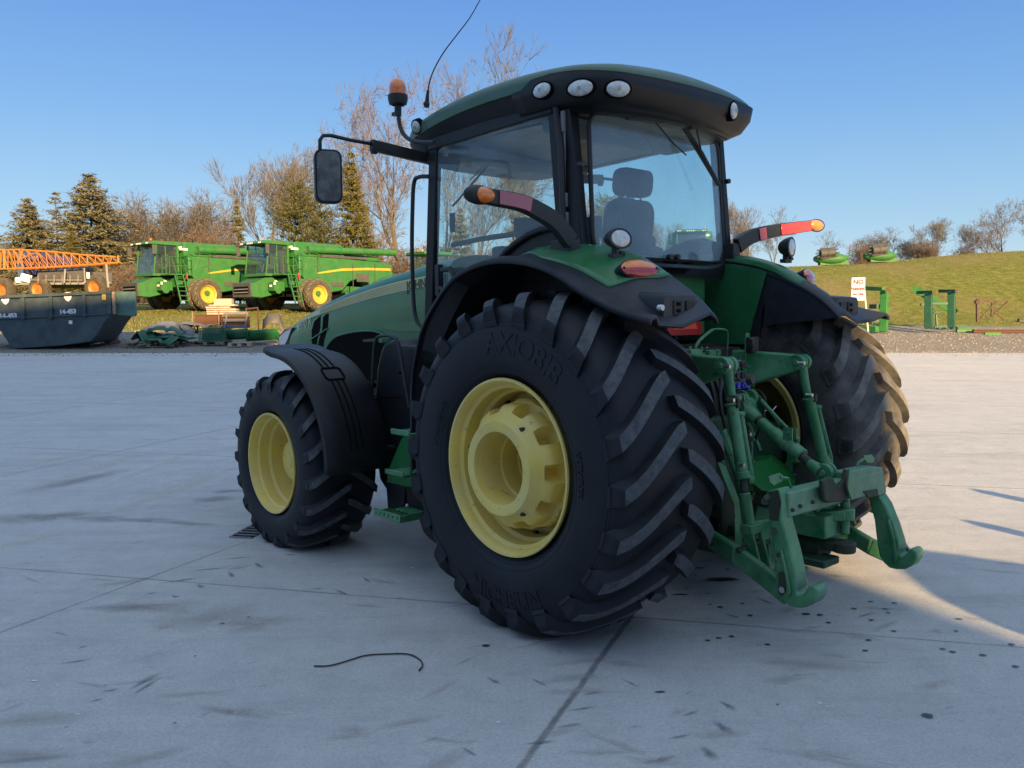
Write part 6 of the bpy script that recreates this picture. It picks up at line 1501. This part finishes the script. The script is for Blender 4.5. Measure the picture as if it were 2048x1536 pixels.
# ================================================================ TREES
BARK = surf('bare_bark', (.11, .09, .07), .9, var=.25, vs=1.5)
BARKD = surf('dark_bark', (.075, .06, .045), .9)
TWIG = surf('fine_twigs', (.115, .098, .082), .9, var=.2, vs=.6, bump=0)
TWIGR = surf('reddish_twigs', (.120, .090, .075), .9, var=.25, vs=.6, bump=0)
TWIGG = surf('grey_twigs', (.105, .095, .085), .9, var=.2, vs=.6, bump=0)
LEAFB = surf('brown_leaves', (.14, .078, .045), .9, var=.3, vs=.8, bump=0)
def needle(name, a, b):
    t = NT(name); c = t.coord(); n = t.noise(c, 1.3, 5, .7); col = t.ramp(n, [(.32, a), (.68, b)])
    t.bsdf(Base_Color=col, Roughness=.9, Specular_IOR_Level=.15); return t.m
NSP = needle('spruce_needles', (.10, .098, .058), (.215, .20, .12)); NYE = needle('olive_needles', (.065, .065, .018), (.19, .165, .045)); NPI = needle('pine_needles', (.05, .06, .015), (.16, .16, .04))
def tri_tube(m, a, b, r0, r1, mi=0):
    d = (b - a).normalized(); u = d.cross(V((.3, .2, 1))).normalized(); w_ = d.cross(u); n = len(m.v)
    for q, r in ((a, r0), (b, r1)):
        for k in range(3): t = 2 * PI * k / 3; m.v.append(q + (u * math.cos(t) + w_ * math.sin(t)) * r)
    for k in range(3): m.f.append([n + k, n + (k + 1) % 3, n + 3 + (k + 1) % 3, n + 3 + k]); m.m.append(mi)
def bare_mesh(seed, H=12., spread=.45, upr=.55, levels=6, multi=1, fine=.0125, low=.22, leaves=0):
    R = random.Random(seed); tr, tw = MB(), MB(); lf = MB()
    def grow(p, d, L, r, lv):
        k = 3 if lv < 2 else 2; q = p
        for i in range(k):
            d = (d + V((R.gauss(0, .10), R.gauss(0, .10), R.gauss(0, .06) + .05 * upr))).normalized(); q2 = q + d * L / k
            r2 = r * (.84 if lv < 2 else .78); tri_tube(tr if lv < 3 else tw, q, q2, r, r2); r = r2; q = q2
            if lv >= 1 and lv < levels and R.random() < .75:
                side(q, d, L * R.uniform(.45, .7), r * .55, lv + 1)
        if lv < levels:
            for _ in range(2 if R.random() < .75 else 3): side(q, d, L * R.uniform(.62, .85), r * .72, lv + 1)
        elif leaves and R.random() < leaves:
            c = q; s = .09
            lf.v += [c, c + V((R.uniform(-s, s), R.uniform(-s, s), R.uniform(-s, s))), c + V((R.uniform(-s, s), R.uniform(-s, s), R.uniform(-s, s)))]; n = len(lf.v) - 3; lf.f.append([n, n + 1, n + 2]); lf.m.append(0)
    def side(q, d, L, r, lv):
        a = R.uniform(0, 2 * PI); u = d.cross(V((math.cos(a), math.sin(a), .3))).normalized(); s = R.uniform(.35, .8) * spread * 2
        nd = (d + u * s + V((0, 0, upr * .25))).normalized(); grow(q, nd, L, max(r, fine), lv)
    for j in range(multi):
        a = 2 * PI * j / multi; d = V((math.cos(a) * .22, math.sin(a) * .22, 1)).normalized() if multi > 1 else V((0, 0, 1))
        base = V((math.cos(a) * .15, math.sin(a) * .15, -.3)) if multi > 1 else V((0, 0, -.3))
        p = base; r = H * .016 / (1 if multi == 1 else 1.3); q = p + d * H * low; tri_tube(tr, p, q, r * 1.3, r)
        grow(q, d, H * .30, r, 0); 
        for _ in range(3): side(q, d, H * .24, r * .6, 1)
    # scale so that the top is at H
    top = max(q.z for q in tw.v); k = H / top
    for mm in (tr, tw, lf):
        for q in mm.v: q *= k
    return tr, tw, lf
def conifer_mesh(seed, H=12., wid=.30, dens=1., tiers=26, droop=.25, rnd=0., dbl=False):
    R = random.Random(seed); tr, nd = MB(), MB()
    tops = [(V((0, 0, 0)), H)] + ([(V((.06 * H, .02 * H, 0)), H * .93)] if dbl else [])
    for off, HH_ in tops:
        tri_tube(tr, off * .2 + V((0, 0, -.3)), off + V((0, 0, HH_ * .95)), H * .016, .02)
        for i in range(tiers):
            t = (i + R.random() * .6) / tiers; z = HH_ * (.06 + .93 * t)
            prof = (1 - t) ** .85 if not rnd else math.sqrt(max(0, 1 - (abs(t - .38) / .62) ** 2)) * .9
            rad_ = HH_ * wid * prof * R.uniform(.8, 1.12) + .12
            nb = int((7 + 6 * prof) * dens)
            for b in range(nb):
                a = R.uniform(0, 2 * PI); L = rad_ * R.uniform(.65, 1.08); d = V((math.cos(a), math.sin(a), -droop + R.uniform(-.1, .25) + (.5 * t))); p = off + V((0, 0, z))
                e_ = p + d * L; tri_tube(tr, p, e_, .03, .01)
                ns = max(3, int(L * 4.5 * dens))
                for k in range(ns):
                    f = R.uniform(.25, 1.); c = p.lerp(e_, f) + V((0, 0, -.10 * L * f * f)); s = (.13 + .16 * R.random()) * (1.1 - .4 * f) * (H / 12)
                    for _ in range(4):
                        v1 = V((R.gauss(0, 1), R.gauss(0, 1), R.gauss(0, .55))).normalized() * s * R.uniform(.8, 1.6); v2 = V((R.gauss(0, 1), R.gauss(0, 1), R.gauss(0, .6))).normalized() * s * .55
                        o_ = V((R.gauss(0, s * .6), R.gauss(0, s * .6), R.gauss(0, s * .4))); n = len(nd.v); nd.v += [c + o_ - v1 * .3, c + o_ + v1, c + o_ + v2]; nd.f.append([n, n + 1, n + 2]); nd.m.append(0)
    return tr, nd
def proto(kind, mats, tr, crown, lf=None):
    o = bpy.data.objects.new('tree', None)
    t = tr.build('trunk', mats[0], None, world=False, smooth=0); c = crown.build('crown', mats[1], None, world=False, smooth=0)
    ps = [t.data, c.data]
    names = ['trunk', 'crown']
    if lf and lf.v: l = lf.build('leaves', mats[2], None, world=False, smooth=0); ps.append(l.data); names.append('leaves'); bpy.data.objects.remove(l)
    bpy.data.objects.remove(t); bpy.data.objects.remove(c); bpy.data.objects.remove(o); return list(zip(names, ps))
PR = {
    'bare': proto('bare', (BARK, TWIG), *bare_mesh(3, 12, .42, .6)[:2]),
    'bare2': proto('bare', (BARK, TWIGG), *bare_mesh(8, 12, .50, .45)[:2]),
    'budding': proto('bare', (BARK, TWIGR, LEAFB), *bare_mesh(21, 12, .62, .35, leaves=.06)),
    'round': proto('bare', (BARK, TWIG), *bare_mesh(14, 10, .58, .35, multi=4, low=.10)[:2]),
    'shrub': proto('bare', (BARKD, TWIGR, LEAFB), *bare_mesh(30, 5, .7, .25, levels=5, multi=5, low=.08, leaves=.5)),
    'spruce': proto('con', (BARKD, NSP), *conifer_mesh(2, 12, .42, dens=1.5, tiers=44)),
    'spruce2': proto('con', (BARKD, NSP), *conifer_mesh(5, 12, .44, dens=1.2, tiers=38, dbl=True)),
    'thin': proto('con', (BARKD, NSP), *conifer_mesh(9, 12, .38, dens=.9)),
    'olive': proto('con', (BARKD, NYE), *conifer_mesh(12, 12, .26, dens=1.4, droop=.1)),
    'pine': proto('con', (BARKD, NPI), *conifer_mesh(17, 8, .42, dens=1.3, rnd=1, droop=-.1, tiers=22)),
}
PH = {'round': 10, 'shrub': 5, 'pine': 8}
def tree(kind, px, ytop, D, label, name, wid=1., rz=None, ybase=None, group=None):
    """px: column of the stem, ytop: row of the top, D: distance"""
    b = onD(px, D); tz = P(px, ytop, D=D).z; h = tz - b.z; k = h / PH.get(kind, 12)
    o = bpy.data.objects.new(name, None); COL.objects.link(o); o.location = b; o.rotation_euler = (0, 0, random.uniform(0, 6.28) if rz is None else rz); o.scale = (k * wid, k * wid, k); tag(o, label, 'tree', group)
    for nme, me in PR[kind]: c = bpy.data.objects.new(nme, me); COL.objects.link(c); c.parent = o
    return o
random.seed(3)
GB, GC = 'bare trees beyond the yard', 'evergreens beyond the yard'
tree('spruce2', 68, 398, 66, 'double topped grey green spruce at the far left', 'spruce_tree', 1.35, .4, group=GC)
tree('thin', 127, 385, 70, 'thin grey spruce between the double topped and the tall spruce', 'spruce_tree', 1.2, 2., group=GC)
tree('spruce', 196, 352, 66, 'tallest dense spruce on the left, standing behind the orange boom', 'spruce_tree', 1.45, 1., group=GC)
tree('olive', 155, 455, 62, 'low yellowish evergreen in front of the spruces', 'cedar_tree', 1.1, .0, group=GC)
tree('thin', 15, 470, 68, 'small grey spruce cut by the left edge', 'spruce_tree', 1.2, 3., group=GC)
tree('shrub', 248, 520, 60, 'reddish brown thicket between sprayer and first combine', 'shrub', 1.0, 0.)
tree('round', 312, 382, 72, 'rounded bare tree above the first combine cab', 'bare_tree', 1.15, 1., group=GB)
tree('round', 385, 374, 74, 'rounded bare tree just right of its twin over the combines', 'bare_tree', 1.2, 4., group=GB)
tree('shrub', 425, 430, 68, 'brown leaved bushy tree between the combines', 'shrub', .75, 2.)
tree('bare2', 462, 440, 80, 'slight bare tree left of the tall pale one', 'bare_tree', 1., 0., group=GB)
tree('olive', 484, 402, 72, 'narrow dark evergreen in the gap between two bare trees', 'cedar_tree', .75, 2., group=GC)
tree('bare', 556, 266, 78, 'tall pale bare tree left of the mirror', 'bare_tree', .95, .5, group=GB)
tree('bare', 620, 330, 90, 'bare tree crowded behind the tall pale one', 'bare_tree', .7, 2.5, group=GB)
tree('pine', 603, 376, 60, 'rounded olive pine behind the second combine', 'pine_tree', .9, 1., group=GC)
tree('pine', 655, 425, 59, 'lower pine at the right shoulder of the rounded pine', 'pine_tree', .8, 3., group=GC)
tree('olive', 712, 310, 58, 'tall olive evergreen directly behind the mirror', 'cedar_tree', 1.0, 1., group=GC)
tree('shrub', 740, 440, 60, 'tangled brown thicket below the mirror arm', 'shrub', .6, 1.)
tree('budding', 800, 128, 66, 'very tall reddish bare tree behind beacon and aerial', 'bare_tree', .66, 1.2, group=GB)
tree('bare', 750, 300, 80, 'bare tree left of the very tall reddish one', 'bare_tree', .7, 3.3, group=GB)
tree('budding', 893, 135, 74, 'reddish bare tree right behind the front of the cab roof', 'bare_tree', .5, 4.0, group=GB)
tree('bare2', 1040, 68, 72, 'tallest bare tree rising above the cab roof', 'bare_tree', .75, 2.0, group=GB)
tree('bare', 960, 300, 64, 'bare tree seen through the cab door glass', 'bare_tree', .9, 5.0, group=GB)
tree('olive', 1052, 318, 66, 'evergreen seen through the rear half of the door glass', 'cedar_tree', .85, 2.2, group=GC)
tree('olive', 925, 420, 60, 'low evergreen seen through the front half of the door glass', 'cedar_tree', 1.2, .7, group=GC)
tree('round', 1190, 385, 66, 'bare tree visible beside the driver seat', 'bare_tree', .9, 1., group=GB)
tree('pine', 1210, 400, 60, 'pine visible through the left part of the rear window', 'pine_tree', .8, 2., group=GC)
tree('bare', 1340, 425, 75, 'bare tree in the middle of the rear window view', 'bare_tree', .9, 2., group=GB)
tree('olive', 1305, 455, 62, 'small evergreen low in the rear window view', 'cedar_tree', 1., 2., group=GC)
for px, yt, k, D, w_, lab in ((1495, 392, 'bare', 82, .85, 'bare tree directly right of the cab'), (1545, 412, 'bare2', 84, .8, 'bare tree just above the right light arm'), (1650, 462, 'bare2', 95, 1.1, 'small pale bare tree above the first header'), (1470, 440, 'round', 80, .8, 'low bare tree half hidden by the rear window edge'),
    (1742, 460, 'round', 95, .9, 'low bare tree left of the second header'), (1790, 452, 'bare2', 96, 1.2, 'spreading bare tree right above the second header'), (1862, 430, 'bare', 92, 1.1, 'taller bare tree in the middle of the bank skyline'), (1825, 470, 'round', 98, 1., 'low bare tree between two taller ones on the bank'),
    (1922, 448, 'bare2', 95, 1., 'pale bare tree right of the middle of the bank'), (1968, 445, 'bare', 97, 1., 'narrow bare tree left of the big brown one'), (2000, 396, 'budding', 88, 1.1, 'big bare tree with brown leaves near the right edge'), (2052, 400, 'budding', 90, 1., 'bare tree cut off by the right edge'), (1715, 480, 'shrub', 92, .8, 'low brush at the foot of the bank trees')):
    tree(k, px, yt, D, lab, 'bare_tree' if k != 'shrub' else 'shrub', w_, group=GB if k != 'shrub' else None)
tree('shrub', 1850, 475, 88, 'brown thicket under the middle bank tree', 'shrub', 1.); tree('shrub', 1925, 490, 90, 'dry brush right of the bank thicket', 'shrub', 1.2)
for i, (px, D, yt) in enumerate([(285, 64, 520), (505, 66, 500), (770, 58, 500), (860, 62, 470), (1000, 60, 480), (1130, 62, 450), (1440, 66, 480)]):
    tree('shrub', px, yt, D, ['dry brush left behind the first combine', 'dry brush in the gap between the combines', 'dry brush behind the small tractor', 'dry brush showing left of the cab post', 'dry brush through the door glass', 'dry brush behind the door edge post', 'dry brush behind the right cab post'][i], 'shrub', 1.3)
# ---------------------------------------------------------------- grass blades
R = random.Random(4); gm_ = MB()
for i in range(52000):
    D = 37 + 28 * R.random() ** 1.2; s = R.uniform(-.66, .66) * D
    if s > -.33 * D * 0 + -.1 * D and s < .27 * D: continue
    if D < 39.5 + .07 * s + R.uniform(-1, 1): continue
    p = xy(s, D); p.z = zrel(s, D); h = R.uniform(.03, .08) * (1.8 if R.random() < .04 or D < 42 and R.random() < .3 else 1); a = R.uniform(0, PI); w_ = .006 + .012 * R.random()
    n = len(gm_.v); gm_.v += [p + V((math.cos(a) * w_, math.sin(a) * w_, 0)), p - V((math.cos(a) * w_, math.sin(a) * w_, 0)), p + V((R.uniform(-.05, .05), R.uniform(-.05, .05), h))]; gm_.f.append([n, n + 1, n + 2]); gm_.m.append(0 if R.random() < .62 else 1)
go = gm_.build('grass', [surf('grass_blades', (.15, .155, .035), .9, var=.35, vs=.5, bump=0), surf('dry_grass_blades', (.28, .23, .11), .9, var=.3, vs=.5, bump=0)], None, smooth=0); tag(go, 'short yellow green grass on the bank and behind the yard', 'grass', kind='stuff')
gs = MB()
for i in range(11000):
    D = 30.2 + 9 * R.random() if i > 2000 else 30.2 - 1.4 * R.random() ** 2.5; s = R.uniform(-.64, .64) * D; p = xy(s, D); p.z = zrel(s, D); r = .012 + .03 * R.random() ** 2
    n = len(gs.v); a = R.uniform(0, 6)
    gs.v += [p + V((math.cos(a) * r, math.sin(a) * r, 0)), p + V((math.cos(a + 2.1) * r, math.sin(a + 2.1) * r, 0)), p + V((math.cos(a + 4.2) * r, math.sin(a + 4.2) * r, 0)), p + V((0, 0, r * 1.1))]
    gs.f += [[n, n + 1, n + 3], [n + 1, n + 2, n + 3], [n + 2, n, n + 3]]; gs.m += [0] * 3
tag(gs.build('gravel_stones', surf('gravel_stones', (.27, .25, .22), .9, var=.4, vs=3), None, smooth=0), 'loose gravel stones beyond the concrete edge', 'gravel', kind='stuff')
# ---------------------------------------------------------------- dealership hall behind the camera: it shades the yard
K = V((1.02, -.725, 0)) + SUNDIR * 30
e = V((-.40, -.917, 0)); gdir = V((-.917, .40, 0))
HH = 19.6
hall = thing('hall_building', 'tall pale metal clad hall beside the yard that throws its shadow over the tractor', 'building', tuple(K))
m = MB()
c0, c1, c2, c3 = K, K + gdir * 75, K + gdir * 75 + e * 30, K + e * 30
m.prism([c0, c1, c2, c3], (0, 0, HH)); wl = m.build('wall', surf('pale_cladding', (.45, .46, .46), .6), hall)
m = MB(); m.prism([q + V((0, 0, HH)) for q in (c0, c1, c2, c3)], (0, 0, .25)); m.build('roof', surf('roof_sheet', (.3, .3, .3), .6), hall)
npp = V((.954, -.30, 0))
bx = MB(); a = K - e * .0; bx.prism([a + V((0, 0, 9.0)), a + npp * .42 + V((0, 0, 9.0)), a + npp * .42 + e * .8 + V((0, 0, 9.0)), a + e * .8 + V((0, 0, 9.0))], (0, 0, 2.6)); bx.build('tyre_shade_box', surf('grey_box', (.3, .3, .3), .6), hall)  # unseen box added at the hall edge to shade part of the far tyre
for k in range(5):
    d = MB(); a = K + gdir * (9 + 13 * k) - e * .03; d.prism([a, a + gdir * 5, a + gdir * 5 + V((0, 0, 4.8)), a + V((0, 0, 4.8))], e * .02); d.build('door', surf('door_%d' % k, (.5, .5, .5), .5), hall)
# unseen stand-ins added between hall and tractor to cast shadows near it
tb = V((2.02, -.72, 0)) + SUNDIR * 7.0
tk = thing('shadow_caster', 'unseen tapered shape added behind the camera to cast a shadow', 'shadow caster', tuple(tb))
m = MB(); m.lathe([(0, 0), (0, .86), (1.5, .86), (1.62, .76), (1.82, .42), (1.97, .12), (2.0, .05), (2.0, 0)], tb, (0, 0, 1), 32); m.build('caster_shell', G['white'], tk)  # invented caster, tapered only to shape its shadow on the concrete
for i, (px, py, h, lab) in enumerate(((1935, 1042, 1.1, 'unseen post added for its shadow, nearer the tapered caster'), (1945, 980, 1.0, 'unseen post added for its shadow, further right in the yard'))):
    q = P(px, py, z=0.); b0_ = q + SUNDIR * (h / math.tan(EL)); b0_.z = 0; m = MB(); m.lathe([(0, .09), (h - .05, .09), (h, .05), (h, 0)], b0_, (0, 0, 1), 16); tag(m.build('shadow_post', BY, None), lab, 'shadow_post', 'added posts behind the camera')  # invented post, placed so its shadow tip lands on the concrete
